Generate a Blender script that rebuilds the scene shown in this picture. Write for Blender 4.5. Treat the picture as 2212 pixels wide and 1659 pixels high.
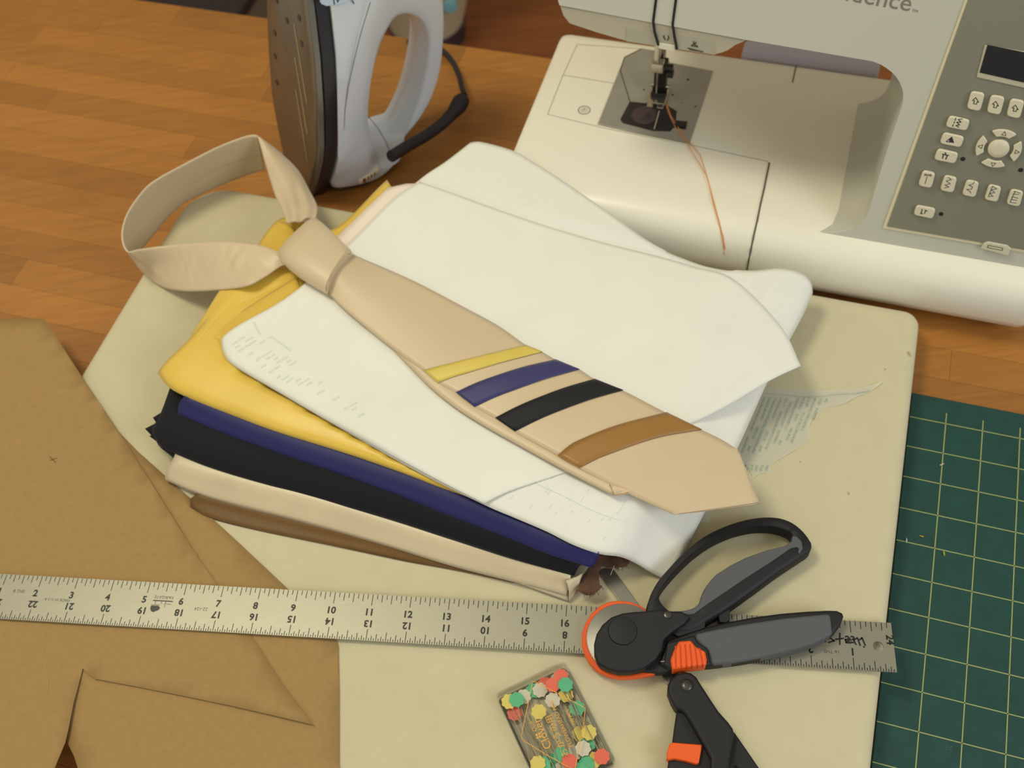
import bpy, bmesh, math, random
from mathutils import Vector, Matrix
from mathutils.bvhtree import BVHTree
from mathutils.geometry import delaunay_2d_cdt

# ------------------------------------------------------------------ scene, camera, light
for o in list(bpy.data.objects):
    bpy.data.objects.remove(o)
SC = bpy.context.scene
COL = SC.collection
U = 0.0254                                   # the script measures in inches on the table, z = 0 is the table top
IW, IH, FPX = 2212.0, 1659.0, 2321.3         # photograph frame and its focal length in pixels
CAM_H, PITCH, ROLL = 26.9875, 0.9807, -0.1182
_cp, _sp, _cr, _sr = math.cos(PITCH), math.sin(PITCH), math.cos(ROLL), math.sin(ROLL)
FW = Vector((0, _cp, -_sp))
_up = Vector((0, _sp, _cp))
_rt = Vector((1, 0, 0))
RT = _rt * _cr + _up * _sr
UP = _rt * -_sr + _up * _cr
CAM = Vector((0, 0, CAM_H))

cd = bpy.data.cameras.new('camera')
cam = bpy.data.objects.new('camera', cd)
COL.objects.link(cam)
cd.sensor_width = 36.0
cd.lens = 36.0 * FPX / IW
cd.clip_start, cd.clip_end = 0.02, 50
m = Matrix((RT, UP, -FW)).transposed().to_4x4()
m.translation = CAM * U
cam.matrix_world = m
cd.dof.use_dof = True
cd.dof.focus_distance = 25.3 * U
cd.dof.aperture_fstop = 9.0
SC.camera = cam

world = bpy.data.worlds.new('room_light')
SC.world = world
world.use_nodes = True
wb = world.node_tree.nodes['Background']
wb.inputs[0].default_value = (1.0, 0.96, 0.83, 1)
wb.inputs[1].default_value = 0.53


def area(name, loc, target, size, power, color, shape='DISK', sy=None):
    d = bpy.data.lights.new(name, 'AREA')
    d.shape = shape
    d.size = size
    if sy:
        d.size_y = sy
    d.energy = power
    d.color = color
    o = bpy.data.objects.new(name, d)
    COL.objects.link(o)
    o.location = loc
    o.rotation_euler = (Vector(target) - Vector(loc)).to_track_quat('-Z', 'Y').to_euler()
    return o


area('ceiling_lamp', (-0.62, 0.72, 1.70), (0, 0.5, 0), 0.5, 13.0, (1.0, 0.92, 0.68))
area('window_daylight', (1.5, -0.9, 1.3), (0.05, 0.5, 0), 1.0, 17, (0.80, 0.89, 1.0), 'RECTANGLE', 1.0)

SC.view_settings.view_transform = 'Standard'
SC.view_settings.look = 'None'
SC.view_settings.gamma = 1
SC.view_settings.use_curve_mapping = False
SC.view_settings.exposure = 0.0


# ------------------------------------------------------------------ measuring helpers (inches)
def ray(px, py):
    return FW + RT * ((px - IW / 2) / FPX) - UP * ((py - IH / 2) / FPX)


def P(px, py, z=0.0):
    """the point at height z above the table that the photograph shows at pixel px, py"""
    d = ray(px, py)
    return CAM + d * ((z - CAM_H) / d.z)


def onplane(px, py, o, n):
    d = ray(px, py)
    return CAM + d * ((o - CAM).dot(n) / d.dot(n))


def lerp(a, b, t):
    return a + (b - a) * t


def smooth01(t):
    t = max(0.0, min(1.0, t))
    return t * t * (3 - 2 * t)


# ------------------------------------------------------------------ materials
def lin(c):
    return tuple(((v / 255) / 12.92 if v / 255 <= 0.04045 else ((v / 255 + 0.055) / 1.055) ** 2.4) for v in c)


MATS = {}


def mat(name, col, rough=0.6, metal=0.0, var=0.0, vscale=40.0, bump=0.0, bscale=300.0, spec=0.5, sheen=0.0, coat=0.0,
        alpha=0.0, stretch=None, aniso=0.0, detail=3.0, randv=0.0):
    """col in sRGB 0-255; var lightens/darkens by noise; alpha mixes in see-through"""
    if name in MATS:
        return MATS[name]
    mt = bpy.data.materials.new(name)
    mt.use_nodes = True
    nt = mt.node_tree
    b = nt.nodes['Principled BSDF']
    L = nt.links.new
    c = lin(col)
    b.inputs['Base Color'].default_value = (*c, 1)
    b.inputs['Roughness'].default_value = rough
    b.inputs['Metallic'].default_value = metal
    b.inputs['Specular IOR Level'].default_value = spec
    if sheen:
        b.inputs['Sheen Weight'].default_value = sheen
    if coat:
        b.inputs['Coat Weight'].default_value = coat
        b.inputs['Coat Roughness'].default_value = 0.15
    if aniso:
        b.inputs['Anisotropic'].default_value = aniso
    tc = nt.nodes.new('ShaderNodeTexCoord')
    vec = tc.outputs['Object']
    if stretch:
        mp = nt.nodes.new('ShaderNodeMapping')
        mp.inputs['Scale'].default_value = stretch[:3]
        if len(stretch) > 3:
            mp.inputs['Rotation'].default_value = (0, 0, stretch[3])
        L(vec, mp.inputs[0])
        vec = mp.outputs[0]
    if var:
        n = nt.nodes.new('ShaderNodeTexNoise')
        n.inputs['Scale'].default_value = vscale
        n.inputs['Detail'].default_value = detail
        L(vec, n.inputs['Vector'])
        r = nt.nodes.new('ShaderNodeValToRGB')
        r.color_ramp.elements[0].position = 0.3
        r.color_ramp.elements[1].position = 0.7
        r.color_ramp.elements[0].color = (*[v * (1 - var) for v in c], 1)
        r.color_ramp.elements[1].color = (*[min(1, v * (1 + var)) for v in c], 1)
        L(n.outputs['Fac'], r.inputs[0])
        out = r.outputs[0]
        if randv:
            oi = nt.nodes.new('ShaderNodeObjectInfo')
            mr = nt.nodes.new('ShaderNodeMapRange')
            mr.inputs['To Min'].default_value = 1 - randv
            mr.inputs['To Max'].default_value = 1 + randv
            L(oi.outputs['Random'], mr.inputs['Value'])
            hs = nt.nodes.new('ShaderNodeHueSaturation')
            L(mr.outputs[0], hs.inputs['Value'])
            L(out, hs.inputs['Color'])
            out = hs.outputs[0]
        L(out, b.inputs['Base Color'])
    if bump:
        n2 = nt.nodes.new('ShaderNodeTexNoise')
        n2.inputs['Scale'].default_value = bscale
        n2.inputs['Detail'].default_value = 2
        L(vec, n2.inputs['Vector'])
        bp = nt.nodes.new('ShaderNodeBump')
        bp.inputs['Strength'].default_value = bump
        bp.inputs['Distance'].default_value = 0.0005
        L(n2.outputs['Fac'], bp.inputs['Height'])
        L(bp.outputs[0], b.inputs['Normal'])
    if alpha:
        tr = nt.nodes.new('ShaderNodeBsdfTransparent')
        mx = nt.nodes.new('ShaderNodeMixShader')
        mx.inputs[0].default_value = alpha
        o = nt.nodes['Material Output']
        L(b.outputs[0], mx.inputs[1])
        L(tr.outputs[0], mx.inputs[2])
        L(mx.outputs[0], o.inputs[0])
    MATS[name] = mt
    return mt


def clear_mat(name, tint=(0.994, 0.994, 0.99), rough=0.06, ior=1.45):
    if name in MATS:
        return MATS[name]
    mt = bpy.data.materials.new(name)
    mt.use_nodes = True
    nt = mt.node_tree
    L = nt.links.new
    tr = nt.nodes.new('ShaderNodeBsdfTransparent')
    tr.inputs[0].default_value = (*tint, 1)
    gl = nt.nodes.new('ShaderNodeBsdfGlossy')
    gl.inputs['Roughness'].default_value = rough
    lw = nt.nodes.new('ShaderNodeLayerWeight')
    lw.inputs[0].default_value = 0.5
    pw = nt.nodes.new('ShaderNodeMath')
    pw.operation = 'POWER'
    pw.inputs[1].default_value = 3.0
    L(lw.outputs['Facing'], pw.inputs[0])
    fr = nt.nodes.new('ShaderNodeMath')
    fr.operation = 'MULTIPLY_ADD'
    fr.inputs[1].default_value = 0.28
    fr.inputs[2].default_value = 0.012
    L(pw.outputs[0], fr.inputs[0])
    mx = nt.nodes.new('ShaderNodeMixShader')
    L(fr.outputs[0], mx.inputs[0])
    L(tr.outputs[0], mx.inputs[1])
    L(gl.outputs[0], mx.inputs[2])
    L(mx.outputs[0], nt.nodes['Material Output'].inputs[0])
    MATS[name] = mt
    return mt


# ------------------------------------------------------------------ objects
BASE = {}


def tag(o, label=None, cat=None, group=None, kind=None):
    if label:
        o['label'] = label
    if cat:
        o['category'] = cat
    if group:
        o['group'] = group
    if kind:
        o['kind'] = kind
    return o


def thing(name, base, label, cat, group=None):
    o = bpy.data.objects.new(name, None)
    COL.objects.link(o)
    o.empty_display_size = 0.02
    o.location = Vector(base) * U
    BASE[o.name] = Vector(base)
    return tag(o, label, cat, group)


def part(parent, name, geo, material, smooth=50, bevel=0.0, bseg=2, solid=0.0, soff=-1.0, base=None, bangle=35, label=None):
    """geo = (verts in world inches, faces); parent None makes a top-level object with its origin at base"""
    vs, fs = geo
    b = BASE[parent.name] if parent is not None else Vector(base if base is not None else vs[0])
    me = bpy.data.meshes.new(name)
    me.from_pydata([tuple((Vector(v) - b) * U) for v in vs], [], fs)
    me.validate(clean_customdata=False)
    me.update()
    if smooth:
        me.shade_smooth()
        if smooth < 180:
            me.set_sharp_from_angle(angle=math.radians(smooth))
    o = bpy.data.objects.new(name, me)
    COL.objects.link(o)
    if material is not None:
        me.materials.append(material)
    if parent is not None:
        o.parent = parent
    else:
        o.location = b * U
    BASE[o.name] = b
    if bevel:
        md = o.modifiers.new('bevel', 'BEVEL')
        md.width = bevel * U
        md.segments = bseg
        md.limit_method = 'ANGLE'
        md.angle_limit = math.radians(bangle)
    if solid:
        md = o.modifiers.new('solidify', 'SOLIDIFY')
        md.thickness = solid * U
        md.offset = soff
    if label:
        o['label'] = label
    return o


def join(*geos):
    vs, fs = [], []
    for g in geos:
        k = len(vs)
        vs += list(g[0])
        fs += [tuple(i + k for i in f) for f in g[1]]
    return vs, fs


# ------------------------------------------------------------------ shapes, all return (verts, faces) in inches
def prism(pts, vec):
    """closed polygon pts (3-D, one plane) pushed along vec"""
    n = len(pts)
    a = [Vector(p) for p in pts]
    vec = Vector(vec)
    nrm = Vector()
    for i in range(n):
        nrm += a[i].cross(a[(i + 1) % n])
    if nrm.dot(vec) < 0:
        a.reverse()
    vs = a + [p + vec for p in a]
    fs = [tuple(range(n - 1, -1, -1)), tuple(range(n, 2 * n))]
    fs += [(i, (i + 1) % n, n + (i + 1) % n, n + i) for i in range(n)]
    return vs, fs


def slab(poly, z0, z1):
    """poly: world points, flattened to z0..z1"""
    return prism([Vector((p[0], p[1], z0)) for p in poly], (0, 0, z1 - z0))


def pxslab(px, z0, z1):
    return slab([P(x, y, z1) for x, y in px], z0, z1)


def resample(pts, n, closed=False):
    pts = [Vector(p) for p in pts]
    if closed:
        pts = pts + [pts[0]]
    d = [0.0]
    for a, b in zip(pts, pts[1:]):
        d.append(d[-1] + (b - a).length)
    out = []
    k = n if closed else n - 1
    j = 0
    for i in range(n):
        s = d[-1] * i / k
        while j < len(d) - 2 and d[j + 1] < s:
            j += 1
        t = (s - d[j]) / max(1e-9, d[j + 1] - d[j])
        out.append(lerp(pts[j], pts[j + 1], t))
    return out


def spline(pts, n, closed=False):
    """Catmull-Rom through pts, n samples at even steps of length"""
    pts = [Vector(p) for p in pts]
    k = len(pts)
    if k < 3 and not closed:
        return resample(pts, n)
    fine = []
    segs = k if closed else k - 1
    for i in range(segs):
        if closed:
            p0, p1, p2, p3 = (pts[(i + j - 1) % k] for j in range(4))
        else:
            p1, p2 = pts[i], pts[i + 1]
            p0 = pts[i - 1] if i else p1 * 2 - p2
            p3 = pts[i + 2] if i + 2 < k else p2 * 2 - p1
        for s in range(8):
            t = s / 8
            fine.append(0.5 * ((2 * p1) + (p2 - p0) * t + (2 * p0 - 5 * p1 + 4 * p2 - p3) * t * t + (3 * p1 - p0 - 3 * p2 + p3) * t ** 3))
    if not closed:
        fine.append(pts[-1])
    return resample(fine, n, closed)


def grid(rows, close_u=False, close_v=False, cap=False):
    nr, nc = len(rows), len(rows[0])
    vs = [Vector(p) for r in rows for p in r]
    fs = []
    for i in range(nr if close_v else nr - 1):
        for j in range(nc if close_u else nc - 1):
            a, b = i * nc + j, i * nc + (j + 1) % nc
            i2 = (i + 1) % nr
            fs.append((a, b, i2 * nc + (j + 1) % nc, i2 * nc + j))
    if cap:
        fs.append(tuple(range(nc - 1, -1, -1)))
        fs.append(tuple(range((nr - 1) * nc, nr * nc)))
    return vs, fs


def net(rows, nu, nv):
    """rows of (px, py, z) control points -> smooth surface"""
    w = [spline([P(*c) for c in r], nu) for r in rows]
    cols = [spline([w[i][j] for i in range(len(w))], nv) for j in range(nu)]
    return [[cols[j][i] for j in range(nu)] for i in range(nv)]


def coons(ab, bc, dc, ad, nu, nv, curve=True):
    """sheet between four sides given as (px, py, z): A-B front, B-C right, D-C back, A-D left"""
    f = spline if curve else resample
    ab, dc = f([P(*c) for c in ab], nu), f([P(*c) for c in dc], nu)
    ad, bc = f([P(*c) for c in ad], nv), f([P(*c) for c in bc], nv)
    A, B, C, D = ab[0], ab[-1], dc[-1], dc[0]
    rows = []
    for j in range(nv):
        v = j / (nv - 1)
        r = []
        for i in range(nu):
            u = i / (nu - 1)
            p = lerp(ab[i], dc[i], v) + lerp(ad[j], bc[j], u) - lerp(lerp(A, B, u), lerp(D, C, u), v)
            r.append(p)
        rows.append(r)
    return rows


def tube(pts, rad, n=10, cap=True, flat=1.0, upv=None):
    pts = [Vector(p) for p in pts]
    k = len(pts)
    rs = rad if isinstance(rad, (list, tuple)) else [rad] * k
    rows = []
    ref = None
    for i, p in enumerate(pts):
        t = (pts[min(i + 1, k - 1)] - pts[max(i - 1, 0)]).normalized()
        if upv is not None:
            ref = Vector(upv)
        elif ref is None:
            ref = Vector((0, 0, 1)) if abs(t.z) < 0.9 else Vector((1, 0, 0))
        a = (ref - t * ref.dot(t)).normalized()
        ref = a
        b = t.cross(a)
        r = rs[i]
        rows.append([p + a * (math.cos(2 * math.pi * j / n) * r) + b * (math.sin(2 * math.pi * j / n) * r * flat) for j in range(n)])
    return grid(rows, close_u=True, cap=cap)


def lathe(center, axis, prof, n=24):
    """prof: (radius, height along axis)"""
    ax = Vector(axis).normalized()
    a = Vector((1, 0, 0)) if abs(ax.x) < 0.9 else Vector((0, 1, 0))
    a = (a - ax * a.dot(ax)).normalized()
    b = ax.cross(a)
    c = Vector(center)
    rows = [[c + ax * h + (a * math.cos(2 * math.pi * j / n) + b * math.sin(2 * math.pi * j / n)) * r for j in range(n)] for r, h in prof]
    return grid(rows, close_u=True, cap=True)


def lens(st, n=20, pw=0.8):
    """closed body through stations (A, B, half_height): A, B are opposite rims of the section"""
    rows = []
    for A, B, h in st:
        A, B = Vector(A), Vector(B)
        c, w = (A + B) / 2, (A - B) / 2
        r = []
        for j in range(n):
            t = 2 * math.pi * j / n
            cx, sx = math.cos(t), math.sin(t)
            cx = math.copysign(abs(cx) ** pw, cx)
            sx = math.copysign(abs(sx) ** pw, sx)
            r.append(c + w * cx + Vector((0, 0, h * sx)))
        rows.append(r)
    return grid(rows, close_u=True, cap=True)


def fill(poly, zf, step):
    """triangulated sheet inside polygon (world xy) with height zf(x, y)"""
    pts = [Vector((p[0], p[1])) for p in poly]
    n = len(pts)
    dense = []
    for i in range(n):
        a, b = pts[i], pts[(i + 1) % n]
        k = max(1, int((b - a).length / step))
        dense += [lerp(a, b, j / k) for j in range(k)]
    xs = [p.x for p in pts]
    ys = [p.y for p in pts]
    inner = []
    y = min(ys) + step / 2
    while y < max(ys):
        x = min(xs) + step / 2
        while x < max(xs):
            hit = False
            for i in range(n):
                a, b = pts[i], pts[(i + 1) % n]
                if (a.y > y) != (b.y > y) and x < (b.x - a.x) * (y - a.y) / (b.y - a.y) + a.x:
                    hit = not hit
            if hit and min((Vector((x, y)) - q).length for q in dense) > step * 0.4:
                inner.append(Vector((x, y)))
            x += step
        y += step
    allp = dense + inner
    k = len(dense)
    r = delaunay_2d_cdt(allp, [], [list(range(k))], 1, 1e-5)
    vs = [Vector((p.x, p.y, zf(p.x, p.y))) for p in r[0]]
    return vs, [tuple(f) for f in r[2]]


def strokes(lines, w, nrm, off=0.0, closed=False):
    """flat ribbons of width w along polylines lying on a surface of normal nrm"""
    nrm = Vector(nrm).normalized()
    vs, fs = [], []
    for ln in lines:
        ln = [Vector(p) + nrm * off for p in ln]
        for a, b in zip(ln, ln[1:]):
            d = b - a
            if d.length < 1e-6:
                continue
            d.normalize()
            s = nrm.cross(d) * (w / 2)
            e = d * (w * 0.35)
            k = len(vs)
            vs += [a - s - e, b - s + e, b + s + e, a + s - e]
            fs.append((k, k + 1, k + 2, k + 3))
    return vs, fs


def text_geo(s, size, org, ex, ey, off=0.0, align='CENTER', shear=0.0, bold=0.0):
    """flat lettering: org is the anchor on the baseline, ex reading direction, ey up"""
    c = bpy.data.curves.new('t', 'FONT')
    c.body = s
    c.size = size
    c.align_x = align
    c.shear = shear
    c.offset = bold
    c.resolution_u = 3
    o = bpy.data.objects.new('t', c)
    COL.objects.link(o)
    bpy.context.view_layer.update()
    me = o.evaluated_get(bpy.context.evaluated_depsgraph_get()).to_mesh()
    ex, ey = Vector(ex).normalized(), Vector(ey).normalized()
    nz = ex.cross(ey)
    vs = [Vector(org) + ex * v.co.x + ey * v.co.y + nz * off for v in me.vertices]
    fs = [tuple(p.vertices) for p in me.polygons]
    bpy.data.objects.remove(o)
    bpy.data.curves.remove(c)
    return vs, fs


def box(c, ex, ey, ez, sx, sy, sz):
    """box centred at c with half sizes along the three directions"""
    c = Vector(c)
    ex, ey, ez = Vector(ex).normalized() * sx, Vector(ey).normalized() * sy, Vector(ez).normalized() * sz
    vs = [c + ex * i + ey * j + ez * k for k in (-1, 1) for j in (-1, 1) for i in (-1, 1)]
    return vs, [(0, 2, 3, 1), (4, 5, 7, 6), (0, 1, 5, 4), (2, 6, 7, 3), (0, 4, 6, 2), (1, 3, 7, 5)]


def rrect(cx, cy, hx, hy, r, k=4):
    out = []
    for qx, qy, a0 in ((1, 1, 0), (-1, 1, 90), (-1, -1, 180), (1, -1, 270)):
        for i in range(k + 1):
            a = math.radians(a0 + 90 * i / k)
            out.append((cx + qx * (hx - r) + r * math.cos(a), cy + qy * (hy - r) + r * math.sin(a)))
    return out


Z = Vector((0, 0, 1))

# ------------------------------------------------------------------ the setting: floor, table
TA = math.radians(-22.0)                     # the table, pad and mat all run in this direction
TX, TY = Vector((math.cos(TA), math.sin(TA), 0)), Vector((-math.sin(TA), math.cos(TA), 0))


def T(u, v, z=0.0):
    return TX * u + TY * v + Z * z


FLOOR_Z = -29.0
floor_m = mat('floor_wood', (142, 84, 42), 0.5, var=0.18, vscale=6, stretch=(0.6, 9, 1, -TA))
fl = part(None, 'floor', slab([T(-140, -70), T(140, -70), T(140, 150), T(-140, 150)], FLOOR_Z - 1.1, FLOOR_Z - 0.1), mat('floor_base', (70, 40, 22), 0.8), base=(0, 0, FLOOR_Z))
tag(fl, kind='structure')
random.seed(5)
for r in range(12):
    v0 = 30 + r * 5
    u0 = -75 + random.uniform(-20, 0)
    while u0 < 70:
        ln = random.uniform(34, 50)
        part(fl, 'plank', slab([T(u0 + .03, v0 + .03), T(u0 + ln - .03, v0 + .03), T(u0 + ln - .03, v0 + 4.97), T(u0 + .03, v0 + 4.97)], FLOOR_Z - .1, FLOOR_Z), floor_m, smooth=0)
        u0 += ln

TAB_BACK, TAB_FRONT, TAB_L, TAB_R = 31.25, -3.0, -34.0, 24.0
table = thing('work_table', T(-5, 14, FLOOR_Z), 'orange wooden butcher block table top under everything', 'table')
wood = mat('butcher_block', (162, 109, 50), 0.42, var=0.11, vscale=3.2, stretch=(7, 80, 40, -TA), spec=0.35, detail=5, randv=0.17)
part(table, 'under_board', slab([T(TAB_L, TAB_FRONT), T(TAB_R, TAB_FRONT), T(TAB_R, TAB_BACK), T(TAB_L, TAB_BACK)], -1.5, -0.5), mat('board_edge', (150, 88, 40), 0.5, var=.1, vscale=20))
for (uu, vv) in ((TAB_L + 2, TAB_FRONT + 2), (TAB_R - 2, TAB_FRONT + 2), (TAB_L + 2, TAB_BACK - 2), (TAB_R - 2, TAB_BACK - 2)):
    part(table, 'leg', box(T(uu, vv, (FLOOR_Z - 1.5) / 2), TX, TY, Z, 1.2, 1.2, (-1.5 - FLOOR_Z) / 2), MATS['board_edge'], smooth=0, bevel=.1)
random.seed(11)
SW = 1.13
nrow = int((TAB_BACK - TAB_FRONT) / SW) + 1
for r in range(nrow):
    v0 = TAB_BACK - (r + 1) * SW
    u0 = TAB_L - random.uniform(0, 9)
    while u0 < TAB_R:
        ln = random.uniform(8, 17)
        a, b = max(u0, TAB_L), min(u0 + ln, TAB_R)
        g = .004
        if b - a > .3:
            zt = random.uniform(-.002, 0)
            part(table, 'stave', slab([T(a + g, v0 + g), T(b - g, v0 + g), T(b - g, v0 + SW - g), T(a + g, v0 + SW - g)], -0.5, zt), wood, smooth=0)
        u0 += ln

# things seen behind the table edge
bx0 = P(420, -6, FLOOR_Z + 4)
bin_c = P(926, 76, FLOOR_Z)
bn = thing('waste_bin', bin_c, 'cream tapered plastic bin with a pale blue mark behind the iron', 'bin')
cream_pl = mat('cream_plastic', (196, 186, 158), 0.55)
part(bn, 'body', lathe(bin_c + Z * 1.2, Z, [(2.9, 0), (3.0, .5), (6.2, 12), (6.5, 12.3), (6.2, 12.4), (5.9, 11.8), (2.8, .4)], 32), cream_pl)
part(bn, 'shadow_band', lathe(bin_c, Z, [(2.8, 0), (3.0, .1), (3.05, 1.5), (2.8, 1.6)], 32), mat('shadow_dark', (58, 44, 52), .6))  # shadow around the bin's foot, built as a dark ring
mk = (bin_c - CAM)
mk.z = 0
mk.normalize()
side = mk.cross(Z)
part(bn, 'blue_mark', lathe(bin_c - mk * 3.75 + Z * 5.2 + side * 1.9, -mk, [(.5, -.4), (.6, 0), (.5, .15), (.2, .18)], 16), mat('pale_blue', (120, 176, 186), .5))
sb = thing('storage_box', bx0 - Z * 4, 'grey storage box with dark lid on the floor behind the table', 'box')
part(sb, 'body', box(bx0 - Z * 1, TX, TY, Z, 6.5, 5, 3.0), mat('grey_card', (128, 116, 100), .7, var=.08), smooth=0, bevel=.3)
part(sb, 'lid', box(bx0 + Z * 2.4, TX, TY, Z, 6.8, 5.3, .5), mat('dark_lid', (52, 42, 46), .5), smooth=0, bevel=.2)
part(sb, 'label_plate', box(bx0 - Z * .8 - TY * 5.05, TX, Z, TY, 1.6, .8, .08), mat('label_white', (190, 180, 160), .6), smooth=0, bevel=.05)
tl = P(545, 22, FLOOR_Z)
tr_ = part(None, 'trim_1', box(tl + Z * 1.2 + TY * 9.0, TX, TY, Z, 14, .4, 1.3), mat('trim_white', (205, 196, 172), .5), smooth=0, bevel=.15, base=tl)
tag(tr_, kind='structure')
wv = (tl + TY * 9.0).dot(TY) + .4
wl = part(None, 'wall_back', slab([T(-140, wv), T(140, wv), T(140, wv + 2), T(-140, wv + 2)], FLOOR_Z, FLOOR_Z + 100), mat('wall_paint', (190, 172, 140), .8, var=.04, vscale=3), smooth=0, base=T(0, wv, FLOOR_Z))
tag(wl, kind='structure')

# ------------------------------------------------------------------ cutting mat
MX, MY, MT_ = 12.1424, 14.8995, -0.3834
mx_, my_ = Vector((math.cos(MT_), math.sin(MT_), 0)), Vector((-math.sin(MT_), math.cos(MT_), 0))


def MAT(c, r, z=.1):
    return Vector((MX, MY, 0)) + mx_ * c - my_ * r + Z * z


cm = thing('cutting_mat', MAT(5, 8, 0), 'green cutting mat with a pale yellow inch grid beside the pad', 'cutting mat')
part(cm, 'board', slab([MAT(-1.0, -.85), MAT(12, -.85), MAT(12, 18), MAT(-1.0, 18)], 0, .1), mat('mat_green', (12, 64, 57), .55, var=.12, vscale=90, bump=.25, bscale=900), smooth=0, bevel=.03)
gl = []
for c in range(0, 11):
    gl.append([MAT(c, -.35), MAT(c, 17)])
for r in range(0, 18):
    gl.append([MAT(-.98, r), MAT(11, r)])
gobj = part(cm, 'printed_grid', strokes(gl, .026, Z, .002), mat('mat_line', (158, 164, 104), .6), smooth=0)
for i, (px, py, c) in enumerate(((2035, 1004, (214, 206, 170)), (1990, 1159, (190, 165, 30)), (2039, 1196, (190, 170, 30)), (1958, 1168, (190, 200, 205)))):
    p = P(px, py, .12)
    a = random.uniform(0, 3)
    d = Vector((math.cos(a), math.sin(a), 0))
    lf = part(None, 'lint_speck', tube([p - d * .06 + Z * .0, p + Z * .02, p + d * .05 + TY * .03], [.012, .02, .008], 6), mat('lint%d' % i, c, .9), base=p)
    tag(lf, ['whitish lint speck on a grid line of the green mat', 'small yellow thread speck near the pad edge on the green mat',
             'yellow thread speck one square from the pad on the green mat', 'pale grey fluff at the pad edge on the green mat'][i], 'lint')
for k, (px, py) in enumerate(((2048, 1617),)):
    pass
part(cm, 'pencil_scuff', strokes([[P(2040, 1610, .1), P(2056, 1622, .1)], [P(2040, 1622, .1), P(2057, 1612, .1)]], .02, Z, .003), mat('scuff', (60, 84, 78), .8), smooth=0)

# ------------------------------------------------------------------ pressing pad
PAD_Z = 1.10
PL, PR, PB, PF = -19.35, 4.55, 21.5, 4.3
felt = mat('pad_wool', (202, 193, 158), .95, var=.025, vscale=60, bump=.35, bscale=700, spec=.1, sheen=.3)
rows = []
corner = [(PL, PF, 1.0, 180), (PR, PF, .9, 270), (PR, PB, .5, 0), (PL, PB, 1.5, 90)]
base_out = []
for (cu, cv, r, a0) in corner:
    su, sv = (1 if cu == PL else -1), (1 if cv == PF else -1)
    for i in range(9):
        a = math.radians(a0 + 90 * i / 8)
        base_out.append((cu + su * r, cv + sv * r, r, math.cos(a), math.sin(a)))
for (ins, z) in ((.22, 0), (.06, .1), (0, .35), (0, .72), (.03, .88), (.10, .99), (.22, 1.06), (.32, 1.085), (.44, 1.1)):
    rows.append([T(cu + c * (r - ins), cv + s * (r - ins), z) for (cu, cv, r, c, s) in base_out])
pad = thing('pressing_pad', T(-7, 13), 'thick cream wool pressing pad lying on the wooden table', 'pressing pad')
part(pad, 'cushion', grid(rows, close_u=True, cap=True), felt, smooth=60)
spots = []
for (px, py, w, h) in ((1912, 798, 5, 6), (1964, 764, 6, 14), (1833, 1066, 5, 8), (1729, 998, 4, 4)):
    c = P(px, py, PAD_Z)
    spots.append(fill([c + Vector((math.cos(a) * w, math.sin(a) * h, 0)) / 170 for a in [k * .7854 for k in range(8)]], lambda x, y: PAD_Z + .004, .1))
part(pad, 'stain', join(*spots), mat('pad_stain', (176, 152, 116), .95), smooth=0)

# ------------------------------------------------------------------ kraft paper
kraft = mat('kraft_paper', (163, 132, 84), .85, var=.04, vscale=220, bump=.05, bscale=700, spec=.15)


def wavy(amp, f, ph):
    return lambda x, y: amp * (math.sin(f * x + ph) + math.sin(f * .83 * y + 1.7 * ph))


k2_px = [(225, 900), (300, 977), (420, 1084), (520, 1176), (622, 1272), (700, 1352), (728, 1385), (731, 1395), (733, 1500), (733, 1720), (186, 1720), (160, 1634), (143, 1600), (120, 1500), (100, 1100)]
k2 = [P(x, y, 1.14) for x, y in k2_px]
w2 = wavy(.008, .8, 1.0)
o = part(None, 'kraft_paper', fill(k2, lambda x, y: 1.135 + w2(x, y), .7), kraft, smooth=180, solid=.012, base=P(450, 1500, 1.13))
tag(o, 'lower brown kraft paper sheet with straight right edge on the pad', 'paper', 'brown kraft paper sheets')
k1_px = [(-140, 688), (-60, 690), (95, 690), (118, 722), (185, 826), (275, 960), (345, 1072), (415, 1184), (424, 1194), (428, 1204), (470, 1262), (545, 1376), (575, 1420), (610, 1478), (645, 1525), (679, 1567),
         (600, 1548), (500, 1525), (400, 1504), (300, 1484), (204, 1466), (190, 1456), (178, 1443), (172, 1470), (160, 1520), (150, 1575), (143, 1605), (118, 1665), (95, 1720), (-140, 1720)]
e1 = [P(x, y, 1.2) for x, y in k1_px]
rul_a, rul_b = P(0, 1285, 1.2), P(735, 1345, 1.2)


def k1z(x, y):
    q = Vector((x, y, 0))
    d = rul_b - rul_a
    d.z = 0
    dist = abs((q - Vector((rul_a.x, rul_a.y, 0))).cross(d.normalized()).z)
    lift = smooth01((dist - 1.0) / 2.2)
    return 1.165 + .085 * lift + .008 * math.sin(x * 1.1 + y)


o = part(None, 'kraft_paper', fill(e1, k1z, .6), kraft, smooth=180, solid=.012, base=P(150, 1100, 1.17))
tag(o, 'large cut brown kraft paper pattern with pointed tip and pencilled cross', 'paper', 'brown kraft paper sheets')
BASE[o.name] = P(150, 1100, 1.17)
def on_k1(x, y):
    p = P(x, y, 1.24)
    return Vector((p.x, p.y, k1z(p.x, p.y) + .006))


part(o, 'pencil_cross', strokes([[on_k1(108, 987), on_k1(121, 1000)], [on_k1(108, 996), on_k1(123, 990)]], .018, Z), mat('pencil', (70, 52, 36), .8), smooth=0)
part(o, 'crease', strokes([[on_k1(80, 1372), on_k1(96, 1428), on_k1(103, 1480), on_k1(96, 1540)]], .02, Z), mat('crease_light', (172, 139, 88), .8), smooth=0)
# torn sliver between the sheets above the ruler
o2 = P(440, 1230, 1.15)

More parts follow.
